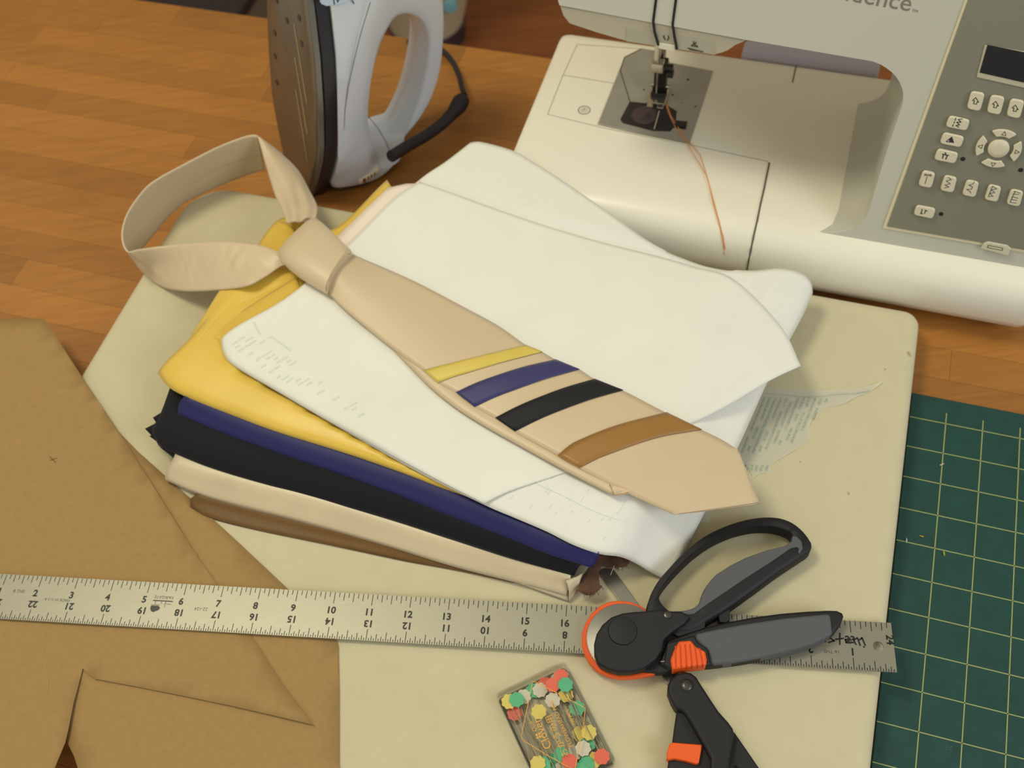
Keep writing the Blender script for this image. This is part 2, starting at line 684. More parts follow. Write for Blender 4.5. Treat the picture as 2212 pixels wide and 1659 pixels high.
# ------------------------------------------------------------------ steel ruler
RX0, RY0, RTH, RWD = -15.0154, 13.3231, -0.1831, 1.2393
rxd, ryd = Vector((math.cos(RTH), math.sin(RTH), 0)), Vector((-math.sin(RTH), math.cos(RTH), 0))
RZ = 1.262


def RU(a, w, z=RZ):
    """a inches along the ruler, w inches down from its upper edge; kept on the photographed line at this height"""
    p = Vector((RX0, RY0, 1.1398)) + rxd * a - ryd * w
    d = p - CAM
    return CAM + d * ((z - CAM_H) / d.z)


rul = thing('steel_ruler', RU(12, .6, 1.18), 'long steel inch ruler lying across the kraft paper and pad', 'ruler')
steel = mat('ruler_steel', (150, 147, 130), .42, metal=.55, var=.05, vscale=30, stretch=(2, 60, 1, -RTH), bump=.05, bscale=400)
hole_c = RU(23.62, .62)
out_ = [RU(-.1, 0), RU(24.03, 0), RU(24.03, RWD), RU(-.1, RWD)]
# plate with a round hole: two loops joined
N = 32
hl = [hole_c + Vector((math.cos(2 * math.pi * k / N), math.sin(2 * math.pi * k / N), 0)) * .125 for k in range(N)]
blk = [RU(23.2, 0), RU(24.0, 0), RU(24.0, RWD), RU(23.2, RWD)]
bl = []
for k in range(N):
    d = hl[k] - hole_c
    best = None
    for a, b in zip(blk, blk[1:] + blk[:1]):
        e = b - a
        den = d.x * e.y - d.y * e.x
        if abs(den) < 1e-9:
            continue
        t = ((a.x - hole_c.x) * e.y - (a.y - hole_c.y) * e.x) / den
        s = ((a.x - hole_c.x) * d.y - (a.y - hole_c.y) * d.x) / den
        if t > 0 and -1e-6 <= s <= 1 + 1e-6 and (best is None or t < best):
            best = t
    bl.append(hole_c + d * best)
for q in blk:                                   # keep the square corners of the end block
    k = min(range(N), key=lambda i: (bl[i] - q).length)
    bl[k] = q
TH = .04
rr = [[p - Z * TH for p in hl], list(hl), list(bl), [p - Z * TH for p in bl]]
endg = grid(rr, close_u=True, close_v=True)
maing = slab([RU(-.1, 0), RU(23.2, 0), RU(23.2, RWD), RU(-.1, RWD)], RZ - TH, RZ)
part(rul, 'blade', join(maing, endg), steel, smooth=30)
black = mat('print_black', (14, 14, 14), .5)
tk = []
for i in range(0, 24 * 8 + 1):
    a = i / 8
    L_ = .30 if i % 8 == 0 else .235 if i % 4 == 0 else .2 if i % 2 == 0 else .125
    if a > .02:
        tk.append([RU(a, .012), RU(a, L_)])
for i in range(1, 24 * 16):
    a = 24 - i / 16
    L_ = .29 if i % 16 == 0 else .235 if i % 8 == 0 else .18 if i % 4 == 0 else .12 if i % 2 == 0 else .06
    tk.append([RU(a, RWD - .012), RU(a, RWD - L_)])
o = part(rul, 'inch_graduations', strokes(tk, .019, Z, .0015), black, smooth=0)
o['kind'] = 'stuff'
nums = []
for i in range(1, 24):
    nums.append(text_geo(str(i), .25, RU(i - .03, .30 + .27), rxd, ryd, .0015, bold=.009))
    if i != 2 and i != 1:
        pass
    nums.append(text_geo(str(i), .25, RU(24 - i, RWD - .30 - .23), -rxd, -ryd, .0015, bold=.009))
nums.append(text_geo('24', .25, RU(23.84, .44), -ryd, rxd, .0015, bold=.009))
for g_ in nums:
    part(rul, 'numeral', g_, black, smooth=0)
ink = mat('print_grey', (70, 66, 60), .6)
prt = [text_geo('8 THS', .125, RU(1.5, .5), rxd, ryd, .0015), text_geo('16 THS', .125, RU(22.5, .78), -rxd, -ryd, .0015),
       text_geo('MADE IN U S A', .105, RU(2.62, .60), -rxd, -ryd, .0015), text_geo('22-124', .125, RU(6.55, .62), -rxd, -ryd, .0015),
       text_geo('FAIRGATE', .115, RU(5.48, .36), -rxd, -ryd, .0015)]
prt.append(strokes([[RU(5.22, .50), RU(5.74, .50)]], .03, Z, .0015))
prt.append(strokes([[RU(5.56, .52), RU(5.56, .66)], [RU(5.28, .52), RU(5.30, .60)], [RU(5.45, .52), RU(5.45, .58)], [RU(5.2, .62), RU(5.42, .62)], [RU(5.6, .58), RU(5.72, .58)]], .014, Z, .0015))
prt.append(fill([RU(a, b) for a, b in ((5.2, .64), (5.4, .64), (5.46, .70), (5.42, .76), (5.3, .82), (5.24, .80), (5.19, .72))], lambda x, y: RZ + .0015, .2))
for g_, nm in zip(prt, ('scale_lettering', 'scale_lettering', 'origin_lettering', 'number_lettering', 'maker_lettering', 'logo_bar', 'logo_lines', 'logo_blot')):
    part(rul, nm, g_, ink, smooth=0)
hand = [[(1755, 1388), (1764, 1386), (1772, 1388)], [(1780, 1384), (1783, 1386)],
        [(1800, 1370), (1788, 1375), (1802, 1384), (1790, 1388)], [(1814, 1368), (1814, 1392)], [(1805, 1381), (1822, 1379)],
        [(1836, 1379), (1826, 1382), (1828, 1388), (1838, 1389)], [(1832, 1384), (1838, 1382)], [(1842, 1380), (1849, 1392)], [(1845, 1382), (1852, 1378)],
        [(1853, 1380), (1858, 1394)], [(1857, 1382), (1862, 1378), (1869, 1394)], [(1866, 1397), (1867, 1398)]]
part(rul, 'handwritten_name', strokes([[P(x, y, RZ) for x, y in l] for l in hand], .04, Z, .002), mat('marker_ink', (30, 26, 26), .7), smooth=0)

# ------------------------------------------------------------------ sewing machine
SA = math.radians(-22.5)
SX, SY = Vector((math.cos(SA), math.sin(SA), 0)), Vector((-math.sin(SA), math.cos(SA), 0))


def S(u, v, z=0.0):
    return SX * u + SY * v + Z * z


BED = 2.66
LEAN = math.radians(14)
FN = (-SY * math.cos(LEAN) + Z * math.sin(LEAN)).normalized()   # outward normal of the front face
FU = (SY * math.sin(LEAN) + Z * math.cos(LEAN)).normalized()    # up along the front face
FO = SY * 22.5 + Z * 2.6


def F(px, py, off=0.0):
    return onplane(px, py, FO + FN * off, FN)


def Fus(u, s, off=0.0):
    return FO + SX * u + FU * s + FN * off


def us(p):
    d = p - FO
    return d.dot(SX), d.dot(FU)


sm = thing('sewing_machine', S(0, 25.5), 'white sewing machine with grey button panel behind the pad', 'sewing machine')
shell = mat('machine_shell', (236, 231, 212), .32, spec=.5, coat=.25)
face = mat('machine_face', (194, 192, 177), .38, spec=.5, coat=.15)
seam_m = mat('seam_dark', (84, 76, 62), .7)
prof = [(22.1, .5), (21.86, .7), (21.72, 1.05), (21.68, 1.45), (21.72, 1.85), (21.86, 2.18), (22.1, 2.42), (22.45, 2.57), (22.85, 2.635), (23.4, 2.66), (29.2, 2.66), (29.5, 2.6), (29.68, 2.45), (29.72, 2.1), (29.7, .5)]
rows = []
pc = Vector((25.7, 1.6))
UL, UR = -8.78, 7.35
for du, sc in ((0, .955), (.04, .975), (.14, .99), (.3, 1.0)):
    rows.append([S(UL + du, pc.x + (v - pc.x) * sc, pc.y + (z - pc.y) * sc) for v, z in prof])
for du, sc in ((.3, 1.0), (.12, .985), (.03, .965), (0, .94)):
    rows.append([S(UR - du, pc.x + (v - pc.x) * sc, pc.y + (z - pc.y) * sc) for v, z in prof])
base_o = part(sm, 'bed', grid(rows, close_u=True, cap=True), shell, smooth=60)
for (uu, vv) in ((-8, 22.8), (6.6, 22.8), (-8, 29), (6.6, 29)):
    part(sm, 'rubber_foot', lathe(S(uu, vv, 0), Z, [(.35, 0), (.42, .08), (.42, .5), (.4, .52)], 16), mat('rubber', (30, 28, 28), .8))
# front face: arm, head and column as one shell with the throat cut out
cpx = [(1740, 500), (1795, 502), (1822, 499), (1848, 492), (1864, 480), (1875, 460), (1893, 400), (1920, 313), (1946, 236), (1951, 210), (1948, 190), (1938, 170), (1922, 153), (1902, 140), (1884, 133), (1750, 110), (1612, 87), (1400, 48), (1208, 12)]
cf = spline([F(x, y) for x, y in cpx[:14]], 40) + [F(x, y) for x, y in cpx[14:]]
hu, hs = us(cf[-1])
top_s = 9.6
poly = cf + [Fus(hu - .12, hs + .35), Fus(hu - .15, hs + .8), Fus(hu - .1, top_s - .6), Fus(hu + .3, top_s - .15), Fus(hu + .8, top_s), Fus(6.6, top_s), Fus(7.0, top_s - .2), Fus(7.2, top_s - .7), Fus(7.25, .2), Fus(7.2, 0.0), Fus(4, -.02)]
part(sm, 'arm_and_column', prism(poly, SY * 5.6), face, smooth=40, bevel=.14, bseg=3, bangle=50)
# lower front band of the head, above the needle
VB = 23.92
bpx = [(1209, 14), (1344, 37), (1545, 75), (1612, 89), (1590, 98), (1573, 110), (1561, 115), (1545, 119), (1450, 106), (1352, 90), (1290, 72), (1229, 52), (1215, 34)]
bo = SY * VB
part(sm, 'head_lower_band', prism([onplane(x, y, bo, SY) for x, y in bpx], SY * 4.4), mat('band_shaded', (188, 180, 158), .4), smooth=40, bevel=.05, bangle=50)  # shade of the upright face put into a slightly darker colour
part(sm, 'needle_light_window', prism([onplane(x, y, bo - SY * .02, SY) for x, y in [(1352, 58), (1545, 92), (1545, 119), (1352, 90)]], SY * .1), mat('band_plate', (176, 170, 150), .35), smooth=0, bevel=.02)
part(sm, 'thread_guide_plate', prism([onplane(x, y, bo - SY * .05, SY) for x, y in [(1423, 93), (1458, 99), (1457, 112), (1422, 105)]], SY * .12), mat('guide_white', (226, 220, 198), .35), smooth=0, bevel=.02)
marks = [[[(1437, 86), (1434, 80), (1434, 77)], [(1442, 87), (1445, 82), (1443, 78)]], [[(1498, 90), (1500, 95), (1504, 92)], [(1494, 99), (1499, 95), (1507, 101), (1494, 99)], [(1486, 104), (1500, 108), (1518, 112)], [(1490, 107), (1508, 110)]]]
for mk_ in marks:
    part(sm, 'printed_mark', strokes([[onplane(x, y, bo - SY * .03, SY) for x, y in l] for l in mk_], .035, -SY, .004), seam_m, smooth=0)
dark_slot = mat('slot_black', (20, 20, 18), .6)
for ln in ([(1419, -40), (1417, 0), (1411, 46), (1414, 70), (1422, 97)], [(1463, -40), (1460, 0), (1453, 52), (1457, 80), (1462, 106)]):
    q = []
    for (x, y) in ln:
        yb = 12 + (x - 1208) * (75 / 404.0)
        q.append(F(x, y, .01) if y < yb else onplane(x, y, bo - SY * .06, SY))
    part(sm, 'thread_slot', tube(q, .035, 8), dark_slot)
# panel
pnl = [F(1916, 487, 0), F(2008, 230, 0), F(2094, -10, 0)]
pu, ps = us(pnl[0])
pu2, ps2 = us(pnl[-1])
grey = mat('panel_grey', (130, 128, 112), .42, spec=.4)
ppoly = [pnl[0], pnl[1], pnl[2], Fus(pu2 + .1, top_s - .5), Fus(6.85, top_s - .5), Fus(6.85, ps + .0)]
part(sm, 'panel_frame', prism([Fus(pu - .1, ps - .1), Fus(pu2 - .06, ps2), Fus(pu2 + .0, top_s - .4), Fus(6.95, top_s - .4), Fus(6.95, ps - .1)], FN * .035), mat('frame_cream', (222, 210, 176), .35), smooth=0, bevel=.015)
panel = part(sm, 'button_panel', prism(ppoly, FN * .06), grey, smooth=0, bevel=.01)
tabp = [F(x, y, .05) for x, y in [(2118, 535), (2125, 523), (2134, 520), (2176, 528), (2184, 535), (2178, 551)]]
part(sm, 'panel_tab', prism(tabp, FN * .06), mat('tab_cream', (206, 200, 174), .4), smooth=0, bevel=.03)
part(sm, 'tab_slot', strokes([[F(2135, 530, .115), F(2166, 536, .115), F(2165, 541, .115), F(2133, 535, .115), F(2135, 530, .115)]], .02, FN), seam_m, smooth=0)
scr = [(2133, 97), (2260, 122), (2240, 184), (2116, 156)]
part(sm, 'screen_bezel', prism([F(x, y, .05) for x, y in [(2127, 96), (2262, 118), (2238, 195), (2109, 166)]], FN * .04), mat('bezel_silver', (196, 190, 166), .25, metal=.3), smooth=0, bevel=.02)
part(sm, 'display_screen', prism([F(x, y, .085) for x, y in scr], FN * .02), mat('lcd_dark', (14, 12, 18), .18), smooth=0)
keym = mat('key_cream', (214, 205, 178), .4)
keyp = mat('key_print', (40, 42, 44), .6)
k0 = .06


def key(corner_px, sym, w=.018, name='button'):
    a = [F(x, y, k0) for x, y in corner_px]
    # rounded quad
    pts = []
    n = len(a)
    for i in range(n):
        p0, p1, p2 = a[i - 1], a[i], a[(i + 1) % n]
        r = min((p0 - p1).length, (p2 - p1).length) * .3
        e0, e2 = p1 + (p0 - p1).normalized() * r, p1 + (p2 - p1).normalized() * r
        for t in (0, .25, .5, .75, 1):
            pts.append(lerp(lerp(e0, p1, t), lerp(p1, e2, t), t))
    o = part(sm, name, prism(pts, FN * .09), keym, smooth=40, bevel=.03, bseg=2, bangle=60)
    if sym:
        part(o, 'symbol', strokes([[F(x, y, k0 + .095) for x, y in l] for l in sym], w, FN), keyp, smooth=0)
    return o


def shift(lines, dx, dy):
    return [[(x + dx, y + dy) for x, y in l] for l in lines]


arrow = [[(2108, 211), (2101, 217), (2105, 218), (2103, 224), (2109, 225), (2111, 220), (2114, 221), (2108, 211)]]
kc = [(2098, 194), (2128, 199), (2117, 238), (2088, 232)]
for dx, dy in ((0, 0), (43, 8), (85.5, 16), (128, 24)):
    key([(x + dx, y + dy) for x, y in kc], shift(arrow, dx, dy))
kw = [(2051, 247), (2096, 257), (2088, 280), (2042, 271)]
key(kw, [[(2065, 255), (2063, 260)], [(2062, 263), (2061, 266)], [(2059, 269), (2058, 273)], [(2079, 257), (2070, 258), (2076, 264), (2067, 264), (2073, 270), (2065, 271), (2071, 275)]], .022)
o = key([(x - 12.5, y + 36) for x, y in kw], [[(2044, 306), (2056, 296), (2060, 308), (2044, 306)]], .02)
part(o, 'mirror_fill', prism([F(x, y, k0 + .094) for x, y in [(2050, 302), (2056, 296), (2060, 308), (2051, 307)]], FN * .003), keyp, smooth=0)
key([(x - 25, y + 71) for x, y in kw], [[(2036, 333), (2049, 336)], [(2042, 330), (2043, 333)], [(2038, 334), (2036, 342)], [(2046, 336), (2043, 344)]], .028)
kr = [(1994, 365), (2021, 371), (2012, 404), (1983, 398)]
syms = [[[(2004, 378), (1998, 376), (1997, 379), (2004, 378), (2011, 377), (2011, 381), (2004, 378)], [(2003, 381), (1998, 397)]],
        [[(2048, 383), (2055, 388), (2044, 391), (2053, 397), (2041, 400), (2050, 404), (2040, 406)]],
        [[(2105, 393), (2101, 398), (2093, 400), (2101, 404), (2098, 409), (2088, 409), (2096, 414), (2097, 418)]],
        [[(2144, 402), (2135, 425)], [(2144, 402), (2153, 408), (2141, 410), (2149, 416), (2138, 418), (2145, 424), (2135, 425)]],
        [[(2193, 413), (2182, 437)], [(2191, 413), (2204, 417)], [(2188, 419), (2201, 420)], [(2186, 425), (2199, 428)], [(2184, 431), (2197, 433)], [(2182, 437), (2195, 439)]]]
for i, (dx, dy) in enumerate(((0, 0), (47, 10), (94.5, 20), (142.5, 30), (190, 40))):
    key([(x + dx, y + dy) for x, y in kr], syms[i], .016)
key([(1980, 440), (2022, 448), (2015, 470), (1973, 461)], [[(1992, 452), (1990, 461)], [(1988, 461), (1993, 462)], [(2000, 455), (1997, 461)], [(1998, 454), (2003, 456)]], .026)
for (x, y) in ((2080, 343), (2205, 367), (2033, 462)):
    part(sm, 'indicator_dot', lathe(F(x, y, k0), FN, [(.06, 0), (.06, .015), (.04, .02)], 14), dark_slot)
# round button and its four arrow segments
cc = F(2157, 319, k0)
part(sm, 'round_button', lathe(cc, FN, [(.26, 0), (.265, .06), (.24, .09), (.12, .1)], 28), keym)
e1_, e2_ = SX, FU
for ang, sy_ in ((90, 0), (180, 1), (0, 2), (270, 3)):
    pts = []
    for k in range(9):
        a = math.radians(ang - 33 + 66 * k / 8)
        pts.append(cc + (e1_ * math.cos(a) + e2_ * math.sin(a)) * .56)
    for k in range(9):
        a = math.radians(ang + 26 - 52 * k / 8)
        pts.append(cc + (e1_ * math.cos(a) + e2_ * math.sin(a)) * .36)
    o = part(sm, 'arrow_button', prism(pts, FN * .08), keym, smooth=40, bevel=.02, bangle=50)
    a = math.radians(ang)
    c0 = cc + (e1_ * math.cos(a) + e2_ * math.sin(a)) * .46 + FN * .085
    d = (e1_ * math.cos(a) + e2_ * math.sin(a))
    t_ = FN.cross(d)
    part(o, 'symbol', strokes([[c0 + d * .06, c0 - d * .045 + t_ * .055, c0 - d * .045 - t_ * .055, c0 + d * .06]], .014, FN), keyp, smooth=0)
# model lettering on the arm
tb, te = F(1893, 12.5), F(1964, 24.5)
tdir = (te - tb).normalized()
part(sm, 'lettering', text_geo('confidence', .62, F(1966, 24.5), tdir, FN.cross(tdir), .008, align='RIGHT'), mat('letter_grey', (126, 120, 106), .5), smooth=0)
part(sm, 'trademark_sign', text_geo('TM', .11, F(1969, 25.5), tdir, FN.cross(tdir), .008, align='LEFT'), MATS['letter_grey'], smooth=0)
# bed seams
def B(px, py, off=.0):
    return P(px, py, BED + off)


def bedline(px, py):
    """point on the curved bed surface: walk down the front profile"""
    p = P(px, py, BED)
    v = p.dot(SY)
    if v > 23.4:
        return p
    best = None
    for i in range(len(prof) - 6):
        (v0, z0), (v1, z1) = prof[i], prof[i + 1]
        for k in range(41):
            t = k / 40
            vv, zz = v0 + (v1 - v0) * t, z0 + (z1 - z0) * t
            q = onplane(px, py, SY * vv, SY)
            e = abs(q.z - zz)
            if best is None or e < best[0]:
                best = (e, q)
    return best[1]


sl = [[(1490, 313), (1575, 331), (1655, 348), (1662, 352)], [(1247, 96), (1215, 165), (1183, 247), (1240, 261), (1290, 273)], [(1247, 96), (1310, 100), (1385, 106)], [(1215, 162), (1265, 170), (1326, 180)]]
part(sm, 'bed_seam', strokes([[B(x, y) for x, y in l] for l in sl], .022, Z, .004), mat('seam_soft', (150, 140, 112), .7), smooth=0)
q = [bedline(x, y) for x, y in [(1662, 352), (1656, 380), (1650, 410), (1643, 440), (1636, 475), (1628, 510), (1622, 540), (1616, 570), (1613, 588)]]
part(sm, 'table_seam', tube([p + Z * .02 - SY * .02 for p in q], .026, 6), seam_m)
part(sm, 'bed_seam', strokes([[B(1720, 141), B(1712, 178)]], .05, Z, .004), mat('seam_mid', (120, 110, 84), .7), smooth=0)
lg = B(1262, 238)
part(sm, 'bobbin_logo', join(strokes([[lg + (SX * math.cos(k * .2618) + SY * math.sin(k * .2618)) * .19 for k in range(25)]], .03, Z, .006), strokes([[lg + (SX * math.cos(k * .2618) + SY * math.sin(k * .2618)) * .1 for k in range(25)]], .016, Z, .006), text_geo('P', .17, lg - SY * .06, SX, SY, .008)), mat('logo_grey', (120, 116, 98), .6), smooth=0)
part(sm, 'bed_back_rail', prism([S(-2.62, 29.75, 1.6), S(-2.62, 29.75, 2.5), S(-2.62, 30.0, 2.66), S(-2.62, 30.5, 2.6), S(-2.62, 30.8, 2.2), S(-2.62, 30.8, 1.6)], SX * 4.5), mat('rail_lavender', (186, 180, 196), .35), smooth=50, bevel=.1)
# needle plate and bobbin
metal_p = mat('plate_steel', (158, 156, 146), .34, metal=.35, var=.06, vscale=60)
npx = [(1360, 118), (1400, 100), (1540, 155), (1490, 313), (1290, 272), (1338, 150)]
npl = part(sm, 'needle_plate', prism([B(x, y, .0) for x, y in [(1339, 149), (1349, 124), (1385, 106), (1425, 112), (1448, 137), (1540, 155), (1490, 311), (1291, 270)]], Z * .04), metal_p, smooth=0, bevel=.015)
part(npl, 'plate_front_edge', tube([B(1291, 272, .02), B(1490, 313, .02)], .04, 8), mat('edge_bright', (214, 208, 190), .2, metal=.7))
part(npl, 'slide_outline', strokes([[B(x, y, .042) for x, y in [(1385, 106), (1349, 124), (1340, 152), (1361, 220), (1440, 228)]]], .035, Z), mat('plate_dark', (60, 58, 54), .5), smooth=0)
hb = part(npl, 'bobbin_opening', prism([B(x, y, .042) for x, y in [(1360, 220), (1440, 227), (1462, 240), (1460, 262), (1485, 262), (1482, 280), (1455, 276), (1448, 284), (1410, 283), (1345, 266), (1340, 258)]], Z * .003), mat('opening_dark', (36, 30, 34), .45), smooth=0)
part(npl, 'bobbin', lathe(B(1392, 250, .045), Z, [(.42, 0), (.42, .02), (.34, .025), (.3, .02), (.14, .02), (.12, .03), (.04, .03)], 28), mat('bobbin_mauve', (78, 66, 68), .25, metal=.3))
part(npl, 'bobbin_latch', box(B(1470, 268, .06), SX, SY, Z, .16, .13, .03), mat('latch_black', (26, 24, 26), .4), smooth=0, bevel=.02)
part(npl, 'bobbin_pin', tube([B(1424, 240, .07), B(1413, 279, .07)], .022, 8), MATS['edge_bright'])
for (x, y, r) in ((1486, 172, .05), (1391, 194, .035), (1453, 205, .04), (1502, 230, .035), (1474, 222, .02)):
    part(npl, 'plate_hole', lathe(B(x, y, .042), Z, [(r, 0), (r, .003)], 10), dark_slot)
# presser foot and needle bar
fc = B(1421, 214, .05)
chrome = mat('chrome', (196, 190, 176), .18, metal=.95)
dkm = mat('foot_dark', (46, 42, 40), .35, metal=.4)
ft = part(sm, 'presser_foot', box(fc + Z * .05 + SY * .12, SX, SY, Z, .30, .42, .05), chrome, smooth=0, bevel=.03)
part(ft, 'foot_toe', box(fc + Z * .04 - SY * .32 - SX * .17, SX, SY, Z, .10, .16, .04), chrome, smooth=0, bevel=.02)
part(ft, 'foot_toe', box(fc + Z * .04 - SY * .32 + SX * .17, SX, SY, Z, .10, .16, .04), chrome, smooth=0, bevel=.02)
part(ft, 'foot_rib', box(fc + Z * .17 + SY * .02, SX, SY, Z, .24, .05, .08), dkm, smooth=0, bevel=.02)
part(ft, 'foot_rib', box(fc + Z * .22 + SY * .26, SX, SY, Z, .24, .07, .12), dkm, smooth=0, bevel=.02)
part(ft, 'foot_hinge', tube([fc + Z * .32 + SY * .30 - SX * .3, fc + Z * .32 + SY * .30 + SX * .3], .09, 12), chrome)
part(sm, 'foot_shank', box(fc + Z * .85 + SY * .3, SX, SY, Z, .2, .16, .5), dkm, smooth=0, bevel=.04)
part(sm, 'presser_bar', tube([fc + Z * .9 + SY * .38, fc + Z * 5.4 + SY * .38], .11, 14), chrome)
part(sm, 'needle_bar', tube([fc + Z * 1.35 + SY * .02 - SX * .1, fc + Z * 5.3 + SY * .02 - SX * .1], .1, 14), chrome)
ncl = part(sm, 'needle_clamp', box(fc + Z * 1.35 - SX * .06, SX, SY, Z, .2, .16, .18), chrome, smooth=0, bevel=.04)
part(ncl, 'clamp_screw', tube([fc + Z * 1.35 + SX * .12, fc + Z * 1.35 + SX * .42], [.1, .12], 12), dkm)
part(sm, 'needle', tube([fc + Z * 1.3 - SX * .06, fc + Z * .3 - SX * .06, fc + Z * .06 - SX * .06], [.035, .03, .008], 8), chrome)
part(sm, 'shank_screw', lathe(fc + Z * .95 + SY * .2 + SX * .2, SX, [(.13, 0), (.15, .05), (.15, .2), (.1, .22)], 14), dkm)
# loose thread on the bed
thr = mat('thread_orange', (222, 150, 92), .7)
sth = thing('loose_thread', B(1500, 330), 'double orange thread trailing over the sewing machine bed', 'thread')
for l in ([(1437, 225), (1446, 250), (1462, 283), (1484, 311), (1504, 345), (1524, 378), (1531, 400), (1540, 440), (1551, 478), (1561, 520), (1565, 552)], [(1440, 226), (1449, 252), (1470, 285), (1492, 312), (1511, 334), (1521, 365), (1529, 392), (1541, 436), (1553, 480), (1562, 515), (1566, 540)]):
    part(sth, 'strand', tube([bedline(x, y) + Z * .05 - SY * .012 for x, y in l], .013, 6), thr)

# ------------------------------------------------------------------ folded fabrics on the pad
def cloth(name, c, rough=.42, sheen=.25, spec=.45, var=.05, alpha=0, bump=.12, bscale=250):
    return mat(name, c, rough, var=var, vscale=25, bump=bump, bscale=bscale, sheen=sheen, spec=spec, alpha=alpha)


m_brown = cloth('satin_brown', (106, 76, 34), .5, .1, .3)
m_beige = cloth('satin_beige', (202, 186, 152), .36)
m_black = cloth('cotton_black', (12, 12, 19), .75, .1, .25)
m_navy = cloth('satin_navy', (28, 30, 86), .5, .08, .3)
m_yellow = cloth('satin_yellow', (222, 186, 70), .38)
m_white = mat('interfacing_white', (236, 235, 223), .8, var=.02, vscale=30, bump=.12, bscale=600, spec=.2, alpha=.05)
m_sheer = mat('interfacing_sheer', (237, 236, 225), .8, var=.015, vscale=200, bump=.1, bscale=600, spec=.2, alpha=.07)


def fold_strip(parent, name, top, front, bottom, zt, zb, m, nu=60, back=70, wob=.02, seed=1, solid=.03, inner=2):
    """folded cloth edge: polylines in pixels of its upper limit, its bulge and its lower edge, heights zt (top) and zb (bottom)"""
    rnd = random.Random(seed)
    zm = (zt * .55 + zb * .45)
    k = len(top)
    bdir = [(x + back * .35, y - back) for x, y in top]
    R = [[(x, y, zt - .03) for x, y in bdir], [(x, y, zt) for x, y in top],
         [((x * .45 + f[0] * .55), (y * .45 + f[1] * .55), zt - (zt - zb) * .12) for (x, y), f in zip(top, front)],
         [(x, y, zm) for x, y in front], [(x, y, zb + .02) for x, y in bottom],
         [(x + back * .12, y - back * .35, zb + .015) for x, y in bottom]]
    g = net(R, nu, 26)
    ph = [rnd.uniform(0, 6) for _ in range(4)]
    for i, r in enumerate(g):
        w = math.sin(math.pi * i / 25)
        for j in range(len(r)):
            t = j / (nu - 1) * 6.0
            r[j] = r[j] + Z * (wob * w * (math.sin(t * 1.3 + ph[0]) + .6 * math.sin(t * 2.9 + ph[1] + i * .15))) - TY * (wob * .6 * w * math.sin(t * 2.1 + ph[2]))
    o = part(parent, name, grid(g), m, smooth=180, solid=solid, soff=-1)
    # inner layers of the fold, seen at the open ends
    c = []
    for q in range(1, inner + 1):
        s = q / (inner + 1)
        gi = []
        for i, r in enumerate(g):
            row = []
            for j in range(1, len(r) - 1):
                cen = lerp(g[1][j], g[-2][j], .5)
                row.append(lerp(r[j], lerp(cen, g[0][j], .35), s * .8))
            gi.append(row)
        part(parent, 'inner_fold', grid(gi), m, smooth=180, solid=solid * .8)
    return o


def fabric(name, base_px, z, label):
    return thing(name, P(*base_px, z), label, 'fabric', 'folded fabrics stacked on the pad')


fb = fabric('folded_fabric', (700, 1140), 1.1, 'folded brown satin fabric at the bottom of the stack')
fold_strip(fb, 'folded_cloth', [(424, 1066), (540, 1094), (660, 1124), (820, 1165), (985, 1212), (1120, 1245)], [(412, 1080), (530, 1113), (650, 1143), (810, 1180), (980, 1222), (1118, 1252)],
           [(414, 1096), (458, 1121), (612, 1158), (802, 1196), (980, 1230), (1110, 1258)], 1.27, 1.11, m_brown, wob=.008, seed=1, inner=1)
ff = fabric('folded_fabric', (800, 1150), 1.27, 'folded beige satin fabric between the brown and the black cloth')
fold_strip(ff, 'folded_cloth', [(378, 985), (460, 1008), (533, 1026), (656, 1058), (820, 1105), (980, 1155), (1120, 1198), (1235, 1236)],
           [(360, 1018), (450, 1045), (530, 1068), (656, 1102), (820, 1148), (980, 1196), (1120, 1238), (1232, 1262)],
           [(358, 1036), (440, 1070), (530, 1096), (656, 1128), (820, 1172), (975, 1220), (1120, 1258), (1222, 1286)], 1.66, 1.27, m_beige, wob=.02, seed=2)
g = net([[(1222, 1254, 1.66), (1242, 1246, 1.64), (1258, 1238, 1.62)], [(1228, 1274, 1.5), (1240, 1268, 1.45), (1251, 1258, 1.5)], [(1228, 1300, 1.15), (1235, 1292, 1.14), (1243, 1276, 1.16)]], 8, 8)
part(ff, 'folded_corner', grid(g), m_beige, smooth=180, solid=.03)
g = net([[(1120, 1258, 1.3), (1175, 1262, 1.36), (1226, 1268, 1.4)], [(1140, 1265, 1.2), (1178, 1280, 1.2), (1228, 1299, 1.14)]], 10, 6)
part(ff, 'loose_hem', grid(g), m_beige, smooth=180, solid=.025)
fk = fabric('folded_fabric', (800, 1080), 1.66, 'folded black cotton fabric under the navy cloth')
fold_strip(fk, 'folded_cloth', [(352, 884), (450, 920), (549, 952), (640, 984), (723, 1012), (850, 1056), (980, 1104), (1120, 1158), (1262, 1212)],
           [(330, 930), (440, 984), (545, 1018), (640, 1042), (723, 1064), (850, 1102), (980, 1146), (1110, 1190), (1250, 1224)],
           [(348, 966), (440, 1005), (540, 1036), (656, 1067), (760, 1096), (860, 1126), (980, 1166), (1110, 1208), (1240, 1244)], 2.02, 1.66, m_black, wob=.015, seed=3)
